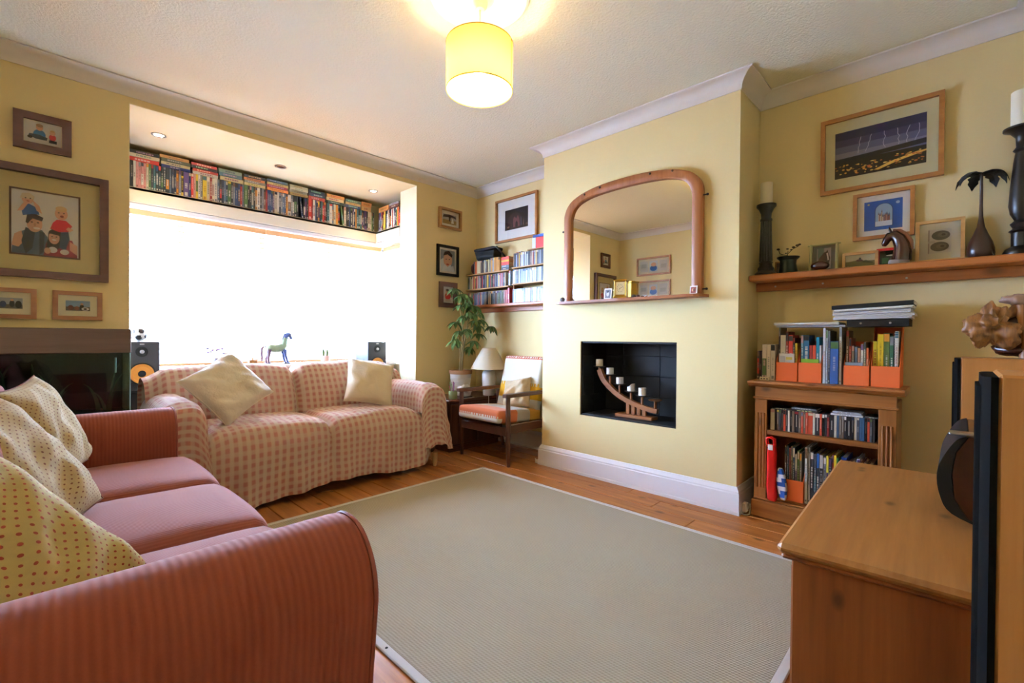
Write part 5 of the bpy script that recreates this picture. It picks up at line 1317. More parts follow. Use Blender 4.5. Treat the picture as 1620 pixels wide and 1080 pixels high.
def put_pillow(name, label, c, nrm, tip, side, th, seed, m, group, hm=None, wr=.010):
    t = thing(name, label, 'cushion', (c[0], c[1], c[2] - side * .5), group=group)
    a, b = pillow(c, nrm, tip, side, th, seed, wr)
    obj('cover', a, m, t, 75); obj('piped_hem', b, hm or m, t, 60)
put_pillow('scatter_cushion', 'cream red-dotted cushion slumped nearest the camera on the terracotta sofa', (-.053, 1.092, .627), (.547, -.5, .671), (.835, .375, -.402), .356, .12, 1.0, M_dot1, 'dotted cushions on the terracotta sofa')
put_pillow('scatter_cushion', 'buff dotted cushion in the middle of the terracotta sofa', (-.036, 1.736, .640), (.767, -.328, .552), (.624, .582, -.521), .395, .12, 4.0, M_dot2, 'dotted cushions on the terracotta sofa')
put_pillow('scatter_cushion', 'buff dotted cushion at the far end of the terracotta sofa', (.016, 2.257, .668), (.88, -.257, .399), (.461, .661, -.591), .364, .12, 9.0, M_dot2, 'dotted cushions on the terracotta sofa')

# ------------------------------------------------------------------ sofa under the window with its checked throws
SX0, SX1, SF, SB = .42, 2.20, 2.90, 3.74
t = thing('window_sofa', 'two-seat sofa under the window, hidden below checked throws', 'sofa', ((SX0 + SX1) / 2, 3.3, 0))
M_bsofa = mat('dull_sofa_cloth', '#6A5044', .9)
obj('base', MB().cbox((SX0 + .02, SF + .04, .10), (SX1 - .02, SB - .02, .31), .02), M_bsofa, t)
obj('back', MB().rbox((SX0 + .10, 3.53, .15), (SX1 - .10, SB - .05, .66), .06, 6), M_bsofa, t, 60)
for x0, x1 in ((SX0 + .03, SX0 + .19), (SX1 - .19, SX1 - .03)): obj('arm', MB().rbox((x0, SF + .05, .15), (x1, 3.6, .595), .06, 6), M_bsofa, t, 60)
for x0, x1 in ((.64, 1.31), (1.32, 1.99)): obj('seat_cushion', MB().rbox((x0, SF + .06, .31), (x1, 3.44, .425), .05, 6), M_bsofa, t, 60)
for x in (SX0 + .08, SX1 - .05):
    for y in (SF + .02, 3.66): obj('foot', MB().lathe([(0, 0), (.012, 0), (.016, .02), (.022, .105), (0, .105)], (x, y, 0), 12), mat('pale_beech_foot', '#B89468', .5), t, 40)
def gingham():
    g = N('pink_checked_throw'); tc = g.n('ShaderNodeTexCoord'); s_ = g.n('ShaderNodeSeparateXYZ'); g.l(tc.outputs['UV'], s_.inputs[0])
    def wave(o, per):
        w_ = g.math('SINE', g.math('MULTIPLY', o, 2 * PI / per)); r_ = g.n('ShaderNodeMapRange'); r_.inputs[1].default_value = -.5; r_.inputs[2].default_value = .5; g.l(w_, r_.inputs[0]); return r_.outputs[0]
    u = wave(s_.outputs[0], .042); v = wave(s_.outputs[1], .042)
    f = g.math('MULTIPLY', u, g.math('MULTIPLY_ADD', v, .62, .38))
    f = g.math('ADD', f, g.math('MULTIPLY', v, .10))
    n_ = g.noise(g.coord('UV'), 300, 2)
    c = g.mix(g.math('MULTIPLY', f, g.math('MULTIPLY_ADD', n_, .5, .72)), H('#C2AA92'), H('#A86C60'))
    g.l(c, g.b.inputs['Base Color']); g.b.inputs['Roughness'].default_value = .9; g.b.inputs['Specular IOR Level'].default_value = .2; g.b.inputs['Sheen Weight'].default_value = .25
    g.bump(g.noise(g.coord('UV'), 900, 2), .25, .002)
    return g.m
M_ging = gingham()
def lerp_path(path, q):
    """path: list of (s, y, z) with s in 0..1"""
    for a_, b_ in zip(path, path[1:]):
        if q <= b_[0]:
            f_ = (q - a_[0]) / (b_[0] - a_[0]); return a_[1] + (b_[1] - a_[1]) * f_, a_[2] + (b_[2] - a_[2]) * f_
    return path[-1][1], path[-1][2]
def arclen(pts):
    pts = [Vector(p) for p in pts]; L = [0]
    for a_, b_ in zip(pts, pts[1:]): L.append(L[-1] + (b_ - a_).length)
    return [(l / L[-1], p[0], p[1]) for l, p in zip(L, pts)], L[-1]
th_ = thing('sofa_throw', 'pink and beige checked throws spread over the window sofa', 'throw', (1.3, 3.3, .06))
# seat and front
sp_, sl_ = arclen([tuple(p) for p in catmull([(3.50, .44), (3.40, .452), (3.25, .458), (3.05, .462), (2.95, .455), (2.895, .425), (2.872, .36), (2.868, .25), (2.866, .15), (2.865, .06)], 5, False)] + [(2.865, .06)])
QX0, QX1 = .50, 2.13
def seat(u, v):
    x = QX0 + (QX1 - QX0) * u; y, z = lerp_path(sp_, v)
    xr = (x - 1.318); k = abs(xr)
    crease = math.exp(-(xr / .022) ** 2)
    inner = smooth01((x - .60) / .12) * smooth01((2.04 - x) / .12)
    bul = (math.sin(PI * min(1, max(0, (x - .64) / .675))) if x < 1.318 else math.sin(PI * min(1, max(0, (x - 1.322) / .675))))
    topf = smooth01((z - .30) / .15)
    z += topf * (.026 * max(0, bul) ** .6 - .035 * crease) - topf * .03 * (1 - inner)
    hang = smooth01((.40 - z) / .34)
    y += .028 * crease * (1 - hang * .5) - .016 * max(0, bul) ** .7 * smooth01((.46 - z) / .1) * (1 - hang)
    y += hang * (.014 * math.sin(x * 21) + .010 * math.sin(x * 43 + 1) + .02 * nz(x * 4, z * 3, 7))
    # outer front corners fall back round the arms
    y += .10 * smooth01((x - 2.02) / .13) * hang + .05 * smooth01((.60 - x) / .1)
    hem = -.035 * smooth01((.9 - x) / .4) + .022 * math.sin(x * 5 + .8) + .05 * smooth01((x - 1.85) / .3) - .01
    z += hem * hang
    w_ = .010 * nz(x * 9, v * 10, 2) + .006 * nz(x * 22, v * 20, 5)
    return (x, y + w_ * hang, z + w_ * topf)
obj('seat_cover', MB().grid(seat, 90, 60, uv=lambda u, v: (u * (QX1 - QX0), v * sl_)), M_ging, th_, 80)
# back
bp_, bl_ = arclen([tuple(p) for p in catmull([(3.755, .30), (3.765, .55), (3.76, .70), (3.70, .768), (3.60, .778), (3.525, .765), (3.47, .70), (3.44, .60), (3.415, .50), (3.41, .45)], 5, False)] + [(3.41, .45)])
def backc(u, v):
    x = .44 + 1.75 * u; y, z = lerp_path(bp_, v)
    xr = x - 1.318; crease = math.exp(-(xr / .03) ** 2)
    bul = (math.sin(PI * min(1, max(0, (x - .52) / .795))) if x < 1.318 else math.sin(PI * min(1, max(0, (x - 1.322) / .795))))
    up = smooth01((z - .5) / .25); fr = smooth01((3.62 - y) / .15)
    z += up * (.025 * max(0, bul) ** .6 - .05 * crease - .05 * smooth01((.56 - x) / .12) - .06 * smooth01((x - 2.06) / .12))
    y -= fr * (.05 * max(0, bul) ** .7 * smooth01((.75 - z) / .2) - .05 * crease)
    w_ = .010 * nz(x * 6, v * 6, 1) + .005 * nz(x * 15, v * 14, 9)
    return (x, y + w_ * .7, z + w_ * up)
obj('back_cover', MB().grid(backc, 90, 44, uv=lambda u, v: (u * 1.75, v * bl_)), M_ging, th_, 80)
# arms: over the top, down the outside, and down the front
def armc(xin, sg, hem_out, seed):
    pr = [tuple(p) for p in catmull([(0, .43), (0, .50), (.01, .575), (.045, .632), (.10, .650), (.165, .638), (.205, .59), (.225, .52), (.235, .40), (.245, .30), (.25, hem_out)], 4, False)] + [(.25, hem_out)]
    pa, L = arclen(pr); depth = .66; drop = .44; tot = depth + drop
    def fn(u, v):
        dx, z = lerp_path(pa, u); s_ = v * tot
        if s_ < depth: y = 3.53 - s_; q = 0
        else: y = 3.53 - depth - .012 * smooth01((s_ - depth) / .05); q = s_ - depth
        near = smooth01((s_ - depth + .09) / .09)
        z -= .03 * near * smooth01((z - .5) / .1)
        z2 = z - q * (1.0 if z > .3 else .6)
        zmin = .14 + .03 * math.sin(dx * 40 + seed)
        if q > 0: z2 = max(z2, min(z, zmin + .02 * u))
        xx = dx + near * .012 * math.sin(z2 * 9 + seed)
        hang = smooth01((.55 - z2) / .3)
        w_ = .012 * nz(s_ * 7 + seed, u * 7, 1) + .007 * nz(s_ * 17, u * 17 + seed, 2)
        xx += hang * (.014 * math.sin(s_ * 30 + seed) * (1 if u > .5 else .3)) + w_ * hang
        return (xin + sg * xx, y - q * .02 + hang * .010 * math.sin(dx * 60 + seed) * (1 if q > 0 else 0), z2 + w_ * (1 - hang) * .8)
    m = MB().grid(fn, 40, 60, uv=lambda u, v: (v * tot + .013, u * L))
    if sg > 0: m.f = [f[::-1] for f in m.f]; m.uv = [q[::-1] for q in m.uv]
    return m
obj('arm_cover', armc(2.00, 1, .19, 1.0), M_ging, th_, 80)
obj('arm_cover', armc(.64, -1, .16, 4.0), M_ging, th_, 80)
M_wc = mat('cream_cotton', '#E4DACA', .9, bump=(26, .55, .012), sheen=.2, spec=.2)
M_wc2 = mat('ivory_canvas', '#DECFB4', .9, bump=(26, .5, .012), sheen=.2, spec=.2)
put_pillow('white_cushion', 'large white cushion standing on its corner on the window sofa', (.807, 3.198, .686), (.1, -.835, .542), (-.153, -.551, -.821), .374, .16, 3.0, M_wc, 'white cushions on the window sofa', None, .018)
put_pillow('white_cushion', 'cream canvas cushion propped against the right arm of the window sofa', (1.77, 3.236, .652), (-.155, -.855, .494), (-.878, -.111, -.466), .36, .15, 6.0, M_wc2, 'white cushions on the window sofa', None, .010)

# ------------------------------------------------------------------ teak armchair in the corner
t = thing('armchair', 'dark teak open armchair with patchwork cushions beside the chimney', 'armchair', (2.75, 2.78, 0))
for y in (2.495, 3.055):
    obj('front_leg', MB().tube([(2.535, y, 0), (2.53, y, .12), (2.528, y, .30), (2.525, y, .54)], [.013, .017, .021, .018], 12), M_teak_z, t, 50)
    obj('rear_leg', MB().tube([(3.03, y, 0), (3.0, y, .14), (2.97, y, .30), (2.96, y, .53)], [.013, .017, .02, .016], 12), M_teak_z, t, 50)
    s_ = 1 if y > 2.8 else -1
    arm_o = [(2.485, -.020), (2.50, -.028), (2.60, -.030), (2.80, -.027), (2.99, -.022), (3.0, -.012), (3.0, .012), (2.99, .022), (2.80, .027), (2.60, .030), (2.50, .028), (2.485, .020)]
    obj('armrest', MB().prism([(p[0], y + p[1]) for p in arm_o], .538, .565, 'z'), M_teak, t, 30)
    obj('side_rail', MB().cbox((2.53, y - .012, .255), (2.985, y + .012, .325), .005), M_teak, t)
obj('front_rail', MB().cbox((2.515, 2.495, .235), (2.54, 3.055, .30), .005), M_teak, t)
obj('rear_rail', MB().cbox((2.955, 2.495, .25), (2.98, 3.055, .31), .005), M_teak, t)
for k in range(5):
    y = 2.60 + k * .088; obj('back_slat', MB().tube([(2.965, y, .30), (3.02, y, .55), (3.085, y, .80)], .009, 8), M_teak_z, t, 50)
obj('back_rail', MB().cbox((3.072, 2.52, .775), (3.098, 3.03, .815), .005), M_teak, t)
W_, O_, Yl, G_, R_ = '#D9D2C0', '#C8704A', '#CF9A22', '#B8AFA0', '#B85A40'
def seatcol(c):
    # c in cushion space: x from front -.26 to .26, y from -.245 to .245, z
    if c.x < -.225:
        if c.z < -.012: return W_
        if c.z < .004: return W_ if int((c.y + 5) / .011) % 2 else O_
        return O_
    if c.y < -.22: 
        if c.x < -.05: return O_
        if c.x < .10: return G_
        return '#B9822A'
    if c.x < -.12: return O_
    if c.x < .06: return G_ if c.y < .1 else W_
    return Yl if c.y < .0 else '#C08A4A'
m = MB(); m.M = Matrix.Translation((2.72, 2.775, .368)) @ Matrix.Rotation(.075, 4, 'Y')
m.rbox((-.265, -.245, -.052), (.245, .245, .05), .028, 44, lambda p, u: Vector((p.x, p.y, p.z + .012 * (1 - u.x ** 2) * (1 - u.y ** 2) * (1 if u.z > 0 else 0))), col=seatcol)
obj('seat_cushion', m, M_cloth, t, 60)
def backcol(c):
    z = c.z
    if z > .205: return R_ if not (.218 < z < .232 and int((c.y + 5) / .011) % 2) else W_
    if z > -.0: return W_
    if z > -.02: return Yl if int((c.y + 5) / .013) % 2 else W_
    if z > -.14: return Yl
    return W_
m = MB(); m.M = Matrix.Translation((2.985, 2.775, .60)) @ Matrix.Rotation(.25, 4, 'Y')
m.rbox((-.045, -.235, -.24), (.045, .235, .24), .03, 44, lambda p, u: Vector((p.x - .015 * (1 - u.y ** 2) * (1 - u.z ** 2) * (1 if u.x < 0 else 0), p.y, p.z)), col=backcol)
obj('back_cushion', m, M_cloth, t, 60)
put_pillow('small_cushion', 'small crumpled beige cushion resting in the armchair', (2.855, 2.715, .525), (-.90, -.1, .42), (-.1, -.16, -.05), .265, .13, 12.0, mat('crumpled_beige_cloth', '#C0A886', .9, var=(18, .3), bump=(300, .3, .002)), None, None, .02)

# ------------------------------------------------------------------ corner cabinet, plant and table lamp
TT = .46
t = thing('side_cabinet', 'small dark wood cabinet behind the armchair in the window corner', 'cabinet', (2.77, 3.32, 0))
obj('top', MB().cbox((2.44, 3.12, TT - .022), (3.10, 3.52, TT), .006), M_teak, t)
obj('carcass', MB().cbox((2.465, 3.145, .05), (3.085, 3.51, TT - .022), .004), M_teak_z, t)
obj('plinth', MB().cbox((2.48, 3.16, .0), (3.07, 3.50, .05), .003), M_teak, t)
for x0, x1 in ((2.475, 2.772), (2.778, 3.075)):
    d = obj('door', MB().cbox((x0, 3.128, .07), (x1, 3.145, TT - .04), .004), M_teak_z, t)
    obj('handle', MB().ball((x1 - .03 if x0 < 2.6 else x0 + .03, 3.122, .27), .010, 8), M_brass, d, 60)
obj('side_door', MB().cbox((2.452, 3.165, .07), (2.465, 3.495, TT - .04), .004), M_teak_z, t)
# plant
PXc, PYc = 2.785, 3.385
t = thing('potted_plant', 'umbrella plant in a white pot with brown rim on the corner cabinet', 'plant', (PXc, PYc, TT))
M_pot = mat('chalky_white_pot', '#D6D0C4', .75, bump=(60, .4, .004))
p = obj('pot', MB().lathe([(0, TT + .0005), (.078, TT + .0005), (.082, TT + .01), (.100, TT + .19), (.102, TT + .20), (.095, TT + .20), (.09, TT + .17), (0, TT + .165)], (PXc, PYc, 0), 32), M_pot, t, 40)
obj('rim', MB().lathe([(.101, TT + .196), (.108, TT + .198), (.110, TT + .225), (.106, TT + .232), (.095, TT + .230), (.094, TT + .198)], (PXc, PYc, 0), 32), M_terracotta, p, 40)
for k in range(4): obj('rib', MB().tube([(PXc + (.086 + k * .004) * math.cos(a * PI / 16), PYc + (.086 + k * .004) * math.sin(a * PI / 16), TT + .05 + k * .035) for a in range(33)], .003, 5, cap=False), M_pot, p, 60)
obj('soil', MB().lathe([(0, TT + .205), (.05, TT + .206), (.094, TT + .20)], (PXc, PYc, 0), 20), mat('dark_soil', '#2A1E14', .95, bump=(80, .6, .01)), p)
stems = [[(0, 0, .20), (.005, -.01, .40), (.0, -.03, .60), (-.03, -.03, .80), (-.05, -.04, .98)], [(.02, .01, .20), (.03, .0, .42), (.05, -.02, .60), (.08, -.03, .78), (.07, -.03, .90)], [(-.01, .0, .2), (-.03, -.03, .4), (-.07, -.05, .55)]]
for s in stems: obj('stem', MB().tube([(PXc + a, PYc + b, TT + c) for a, b, c in s], [.008, .007, .006, .005, .003][:len(s)], 8), M_stem, t, 60)
lfm = MB(); L_ = .112
def leaf_fn(u, v):
    s_ = u; w_ = .021 * math.sin(PI * (s_ ** .8)) ** .8 + .0004; b = (v * 2 - 1)
    return (s_ * L_, b * w_, -.035 * s_ ** 2 + .006 * abs(b) * math.sin(PI * s_))
lfm.grid(leaf_fn, 7, 4)
lf_me = mesh_of('leaf', lfm, M_leaf, 80)
clusters = [((2.66, 3.32, 1.45), (2.735, 3.345, 1.42)), ((2.73, 3.28, 1.40), (2.735, 3.345, 1.42)), ((2.80, 3.30, 1.385), (2.855, 3.355, 1.36)), ((2.86, 3.27, 1.30), (2.865, 3.355, 1.28)), ((2.70, 3.30, 1.30), (2.755, 3.355, 1.26)), ((2.76, 3.24, 1.24), (2.785, 3.355, 1.10)), ((2.92, 3.30, 1.25), (2.86, 3.355, 1.22)),
            ((2.65, 3.30, 1.14), (2.745, 3.355, 1.05)), ((2.62, 3.26, .99), (2.715, 3.335, 1.01)), ((2.67, 3.34, .97), (2.715, 3.335, 1.01)), ((2.90, 3.27, 1.12), (2.84, 3.365, 1.06)), ((3.05, 3.24, 1.11), (2.84, 3.365, 1.06)), ((2.88, 3.30, .97), (2.82, 3.38, .92)), ((2.82, 3.22, 1.16), (2.83, 3.36, 1.08)), ((2.92, 3.42, .91), (2.82, 3.38, .88)), ((2.78, 3.30, 1.33), (2.755, 3.355, 1.26)), ((2.70, 3.26, 1.20), (2.75, 3.355, 1.15)), ((2.84, 3.25, 1.22), (2.85, 3.355, 1.18)), ((2.76, 3.27, 1.08), (2.79, 3.355, 1.02)), ((2.66, 3.28, 1.06), (2.73, 3.345, 1.03)), ((2.87, 3.24, 1.04), (2.83, 3.37, .98)), ((2.68, 3.27, 1.38), (2.735, 3.345, 1.36)), ((2.80, 3.24, 1.30), (2.80, 3.355, 1.25)), ((2.93, 3.26, 1.17), (2.86, 3.36, 1.14))]
pl = random.Random(5)
for ce, root in clusters:
    mid = [(ce[i] + root[i]) / 2 + (.012 if i == 2 else 0) for i in range(3)]
    obj('leaf_stalk', MB().tube([root, mid, ce], [.0025, .002, .0016], 5), M_stem, t, 60)
    n_l = pl.choice((6, 7, 8)); a0 = pl.uniform(0, 6)
    for k in range(n_l):
        a = a0 + 2 * PI * k / n_l + pl.uniform(-.15, .15)
        o = inst('leaf', lf_me, t, ce, (pl.uniform(-.3, .3), pl.uniform(.25, .75), a)); s_ = pl.uniform(.72, 1.02); o.scale = (s_, s_, s_)
        if ce[0] + L_ * math.cos(a) > 3.12: o.scale = (.5, .7, .6)
# table lamp
LX, LY = 2.955, 3.175
t = thing('table_lamp', 'unlit table lamp with cream cone shade and white ceramic base', 'lamp', (LX, LY, TT))
obj('base', MB().lathe([(0, .0005), (.052, .0005), (.055, .008), (.058, .05), (.066, .14), (.066, .19), (.055, .225), (.03, .242), (.018, .25), (0, .25)], (LX, LY, TT), 28), M_ceramic, t, 40)
obj('lamp_holder', MB().cyl((LX, LY, TT + .249), (LX, LY, TT + .30), .014, n=12), M_brass, t, 40)
g = N('cream_linen_shade')
g.t.nodes.remove(g.b)
df = g.n('ShaderNodeBsdfDiffuse'); df.inputs[0].default_value = H('#E6D8BC'); tl = g.n('ShaderNodeBsdfTranslucent'); tl.inputs[0].default_value = H('#E8D4B0')
mx = g.n('ShaderNodeMixShader'); mx.inputs[0].default_value = .25; g.l(df.outputs[0], mx.inputs[1]); g.l(tl.outputs[0], mx.inputs[2]); g.l(mx.outputs[0], g.out.inputs[0])
obj('shade', MB().lathe([(.172, TT + .250), (.064, TT + .442), (.0625, TT + .442), (.1705, TT + .250), (.172, TT + .250)], (LX, LY, 0), 48), g.m, t, 30)
obj('shade_rim', MB().tube([(LX + .172 * math.cos(a * PI / 20), LY + .172 * math.sin(a * PI / 20), TT + .250) for a in range(41)], .0025, 6, cap=False).tube([(LX + .064 * math.cos(a * PI / 20), LY + .064 * math.sin(a * PI / 20), TT + .442) for a in range(41)], .002, 6, cap=False), mat('cream_binding', '#D8C6A0', .8), t, 50)
sp = MB()
for k in range(3):
    a = k * 2 * PI / 3; sp.cyl((LX, LY, TT + .40), (LX + .064 * math.cos(a), LY + .064 * math.sin(a), TT + .441), .0016, n=5)
sp.cyl((LX, LY, TT + .30), (LX, LY, TT + .402), .003, n=6)
obj('shade_carrier', sp, M_brass, t)
obj('flex', MB().tube([(LX - .04, LY - .03, TT + .006), (LX - .06, LY - .062, TT + .003), (LX - .062, LY - .066, TT - .02), (LX - .07, LY - .075, .36), (LX - .09, LY - .075, .28)], .003, 6), M_ceramic, t, 60)
# things on the cabinet
t = thing('pen_jar', 'squat green glass jar of pens on the left end of the corner cabinet', 'jar', (2.535, 3.185, TT))
obj('jar', MB().lathe([(0, .0005), (.033, .0005), (.038, .01), (.038, .06), (.035, .072), (.033, .072), (.035, .058), (.035, .012), (0, .008)], (2.535, 3.185, TT), 20), mat('green_glazed_jar', '#8A9A6A', .25), t, 40)
pr_ = random.Random(8)
for k in range(8):
    a = pr_.uniform(0, 6.28); r = pr_.uniform(.008, .022)
    obj('pen', MB().cyl((2.535 + r * .5 * math.cos(a), 3.185 + r * .5 * math.sin(a), TT + .012), (2.535 + r * 1.6 * math.cos(a), 3.185 + r * 1.6 * math.sin(a), TT + pr_.uniform(.115, .15)), .0035, n=6), mat('pen_%d' % k, pr_.choice(('#8A1E2A', '#2A3A7A', '#1E1E22', '#4A7A3A', '#7A3A6A', '#B8B0A8')), .4), t, 40)
o = obj('plastic_bag', MB().ball((2.68, 3.20, TT + .052), .062, 16, fn=lambda p: p * (1 + .45 * nz(p.x * 28, p.y * 28, p.z * 28) + .2 * nz(p.x * 70, p.y * 70, 3)), sc=(1.1, .9, .8)), mat('crumpled_clear_plastic', '#D2D6D4', .15), None, 35)
o.location.z = TT + .0005; tag(o, 'crumpled clear plastic bag before the plant pot', 'bag')
o = obj('notebook', MB('#16181C').cbox((2.60, 3.135, TT + .004), (2.72, 3.155, TT + .016), .002).cbox((2.58, 3.13, TT + .0005), (2.74, 3.158, TT + .004), .001, '#C8C8CC'), M_gloss, None); tag(o, 'black notebook on white paper at the cabinet edge', 'notebook')

# ------------------------------------------------------------------ fish tank at the left of the window wall
TX0, TX1, TY0, TY1 = XL + .012, .345, 3.20, 3.545
t = thing('fish_tank', 'dark planted fish tank with wood-grain hood behind the terracotta sofa', 'fish tank', (0, 3.37, 0))
M_hood = wood('grey_brown_hood', '#6A5044', '#503A30', 'x', .5, 1.0, 0, 0, 0)
obj('hood', MB().cbox((TX0, TY0, .905), (TX1 + .004, TY1, 1.032), .004), M_hood, t)
obj('stand', MB().cbox((TX0 + .01, TY0 + .01, 0), (TX1 - .01, TY1, .52), .004), M_blackm, t)
obj('tank_floor', MB().box((TX0, TY0, .52), (TX1, TY1, .53)), M_blackm, t)
obj('gravel', MB().grid(lambda u, v: (TX0 + .01 + (TX1 - TX0 - .02) * u, TY0 + .01 + (TY1 - TY0 - .03) * v, .56 + .02 * v + .006 * nz(u * 30, v * 20, 1)), 40, 16), mat('dark_gravel', '#3A3028', .9, bump=(120, .8, .01), var=(90, .5)), t, 60)
obj('backing_sheet', MB().box((TX0, TY1 - .012, .53), (TX1, TY1 - .008, .905)), mat('deep_green_backing', '#0E1A1A', .7, var=(5, .5)), t)
M_tank = glass('tank_glass', (.62, .76, .76, 1), 1.45, .6)
for a_, b_ in (((TX0, TY0, .53), (TX1, TY0 + .006, .905)), ((TX1 - .006, TY0 + .006, .53), (TX1, TY1 - .012, .905)), ((TX0, TY0 + .006, .53), (TX0 + .006, TY1 - .012, .905))):
    obj('glass_pane', MB().box(a_, b_), M_tank, t)
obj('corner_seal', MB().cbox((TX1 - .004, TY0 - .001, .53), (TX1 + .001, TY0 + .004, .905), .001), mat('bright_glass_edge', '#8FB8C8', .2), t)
M_weed = mat('dark_water_weed', '#2C4A2C', .6, var=(20, .4))
tr_ = random.Random(11)
for k in range(26):
    x = tr_.uniform(TX0 + .08, TX1 - .06); y = tr_.uniform(TY0 + .06, TY1 - .06); h = tr_.uniform(.12, .30); dx = tr_.uniform(-.10, .10); dy = tr_.uniform(-.04, .04)
    wd = tr_.uniform(.006, .012)
    m = MB(); rows = []
    for j in range(7):
        q = j / 6; cx = max(TX0 + .02, min(TX1 - .02, x + dx * q ** 1.6)); ww = wd * (1 - q * .8)
        rows += [(cx - ww, y + dy * q, .565 + h * math.sin(q * 1.4)), (cx + ww, y + dy * q + .003, .565 + h * math.sin(q * 1.4))]
    m.add(rows + [(p[0], p[1] + .002, p[2]) for p in rows], [(2 * j, 2 * j + 1, 2 * j + 3, 2 * j + 2) for j in range(6)] + [(14 + 2 * j + 2, 14 + 2 * j + 3, 14 + 2 * j + 1, 14 + 2 * j) for j in range(6)])
    obj('water_weed', m, M_weed, t, 60)
obj('thermometer', MB().cyl((.285, TY0 + .012, .80), (.285, TY0 + .012, .88), .004, n=8), M_ceramic, t)

# ------------------------------------------------------------------ monitors and things at the window
def monitor(x0, y0, z1, label):
    w, d, h = .19, .24, .33; z0 = z1 - h; cx = x0 + w / 2
    s = thing('speaker_stand', 'black column stand under the monitor ' + label.split('cone ')[1], 'speaker stand', (cx, y0 + d / 2, 0))
    obj('column', MB().cbox((cx - .05, y0 + .07, .02), (cx + .05, y0 + .17, z0 - .016), .004), M_blackm, s)
    obj('foot_plate', MB().cbox((cx - .10, y0 + .0, 0), (cx + .10, y0 + d, .02), .004), M_blackm, s)
    obj('top_plate', MB().cbox((cx - .085, y0 + .01, z0 - .016), (cx + .085, y0 + d - .01, z0), .003), M_blackm, s)
    t = thing('monitor_speaker', label, 'loudspeaker', (cx, y0 + d / 2, z0), group='studio monitors in the bay')
    obj('cabinet', MB().cbox((x0, y0, z0), (x0 + w, y0 + d, z1), .005), mat('charcoal_vinyl', '#22252C', .5), t)
    k = obj('woofer', MB().lathe([(.066, .0), (.064, -.005), (.056, -.004), (.050, .0), (.024, -.0), (.0, -.0)], (cx, y0 - .0006, z0 + .115), 32, axis='y'), mat('amber_woven_cone', '#C98A34', .5, bump=(500, .3, .002)), t, 30)
    obj('dust_cap', MB().ball((cx, y0 - .002, z0 + .115), .022, 8, sc=(1, .5, 1)), M_black, k, 60)
    obj('surround', MB().lathe([(.074, 0), (.073, -.004), (.066, -.005), (.064, 0)], (cx, y0 - .0005, z0 + .115), 32, axis='y'), M_blackm, k, 40)
    k = obj('tweeter', MB().lathe([(.034, 0), (.032, -.003), (.014, -.002), (.0, -.004)], (cx, y0 - .0005, z0 + .262), 24, axis='y'), M_black, t, 30)
    obj('dome', MB().ball((cx, y0 - .003, z0 + .262), .013, 8, sc=(1, .7, 1)), M_steel, k, 60)
    obj('badge', MB().cbox((cx - .012, y0 - .002, z1 - .022), (cx + .012, y0, z1 - .014), .0005), M_steel, t)
    obj('port', MB().cbox((cx - .04, y0 - .001, z0 + .014), (cx + .04, y0, z0 + .028), .0004), M_blackm, t)
monitor(.385, 3.90, .957, 'black monitor speaker with amber cone beside the fish tank')
monitor(2.14, 3.95, .953, 'black monitor speaker with amber cone behind the right end of the window sofa')
# small football
ico = []
ph = (1 + 5 ** .5) / 2
for a in (-1, 1):
    for b in (-ph, ph): ico += [Vector((0, a, b)).normalized(), Vector((a, b, 0)).normalized(), Vector((b, 0, a)).normalized()]
rot_ = Matrix.Rotation(.5, 3, 'X') @ Matrix.Rotation(.4, 3, 'Z')
ico = [rot_ @ v for v in ico]
bc = Vector((.475, 4.0, .957 + .0475))
o = obj('football', MB().ball(bc, .047, 22, col=lambda c: '#15151A' if max((c - bc).normalized().dot(v) for v in ico) > .93 else '#E4E4E4'), M_gloss, None, 60)
tag(o, 'small black and white football on the monitor by the fish tank', 'football')
SZ = .7555
# toy horse
t = thing('toy_horse', 'green and blue carved toy horse standing on the window sill', 'toy horse', (1.44, 4.25, SZ))
M_hg = mat('sage_green_paint', '#7C8C6C', .6, var=(30, .3)); M_hb = mat('slate_blue_paint', '#3E4C7C', .5); M_hp = mat('dusky_purple', '#5A4052', .6); M_hk = mat('dark_hoof', '#2A2436', .5)
def hx(p): return (1.31 + p[0], 4.25 + p[1], SZ + p[2])
obj('body', MB().tube([hx(p) for p in ((.055, 0, .145), (.08, 0, .142), (.12, 0, .135), (.16, 0, .142), (.185, 0, .155), (.20, 0, .165))], [.018, .032, .033, .034, .030, .020], 14), M_hg, t, 70)
obj('neck', MB().tube([hx(p) for p in ((.185, 0, .155), (.196, 0, .195), (.205, 0, .235))], [.032, .024, .020], 12), M_hg, t, 70)
obj('head', MB().tube([hx(p) for p in ((.198, 0, .215), (.212, 0, .25), (.235, 0, .255), (.248, 0, .235), (.252, 0, .215))], [.02, .022, .020, .014, .010], 12), M_hb, t, 70)
for s in (-1, 1): obj('ear', MB().tube([hx((.228, s * .010, .27)), hx((.24, s * .012, .285))], [.005, .001], 6), M_hb, t)
obj('mane', MB().tube([hx(p) for p in ((.178, 0, .19), (.183, 0, .225), (.198, 0, .262), (.222, 0, .272))], [.006, .010, .010, .006], 8), M_hb, t, 60)
obj('tail', MB().tube([hx(p) for p in ((.05, 0, .150), (.03, 0, .155), (.012, 0, .14), (.010, 0, .10), (.014, 0, .06), (.012, 0, .03))], [.006, .006, .008, .008, .007, .004], 8), M_hp, t, 60)
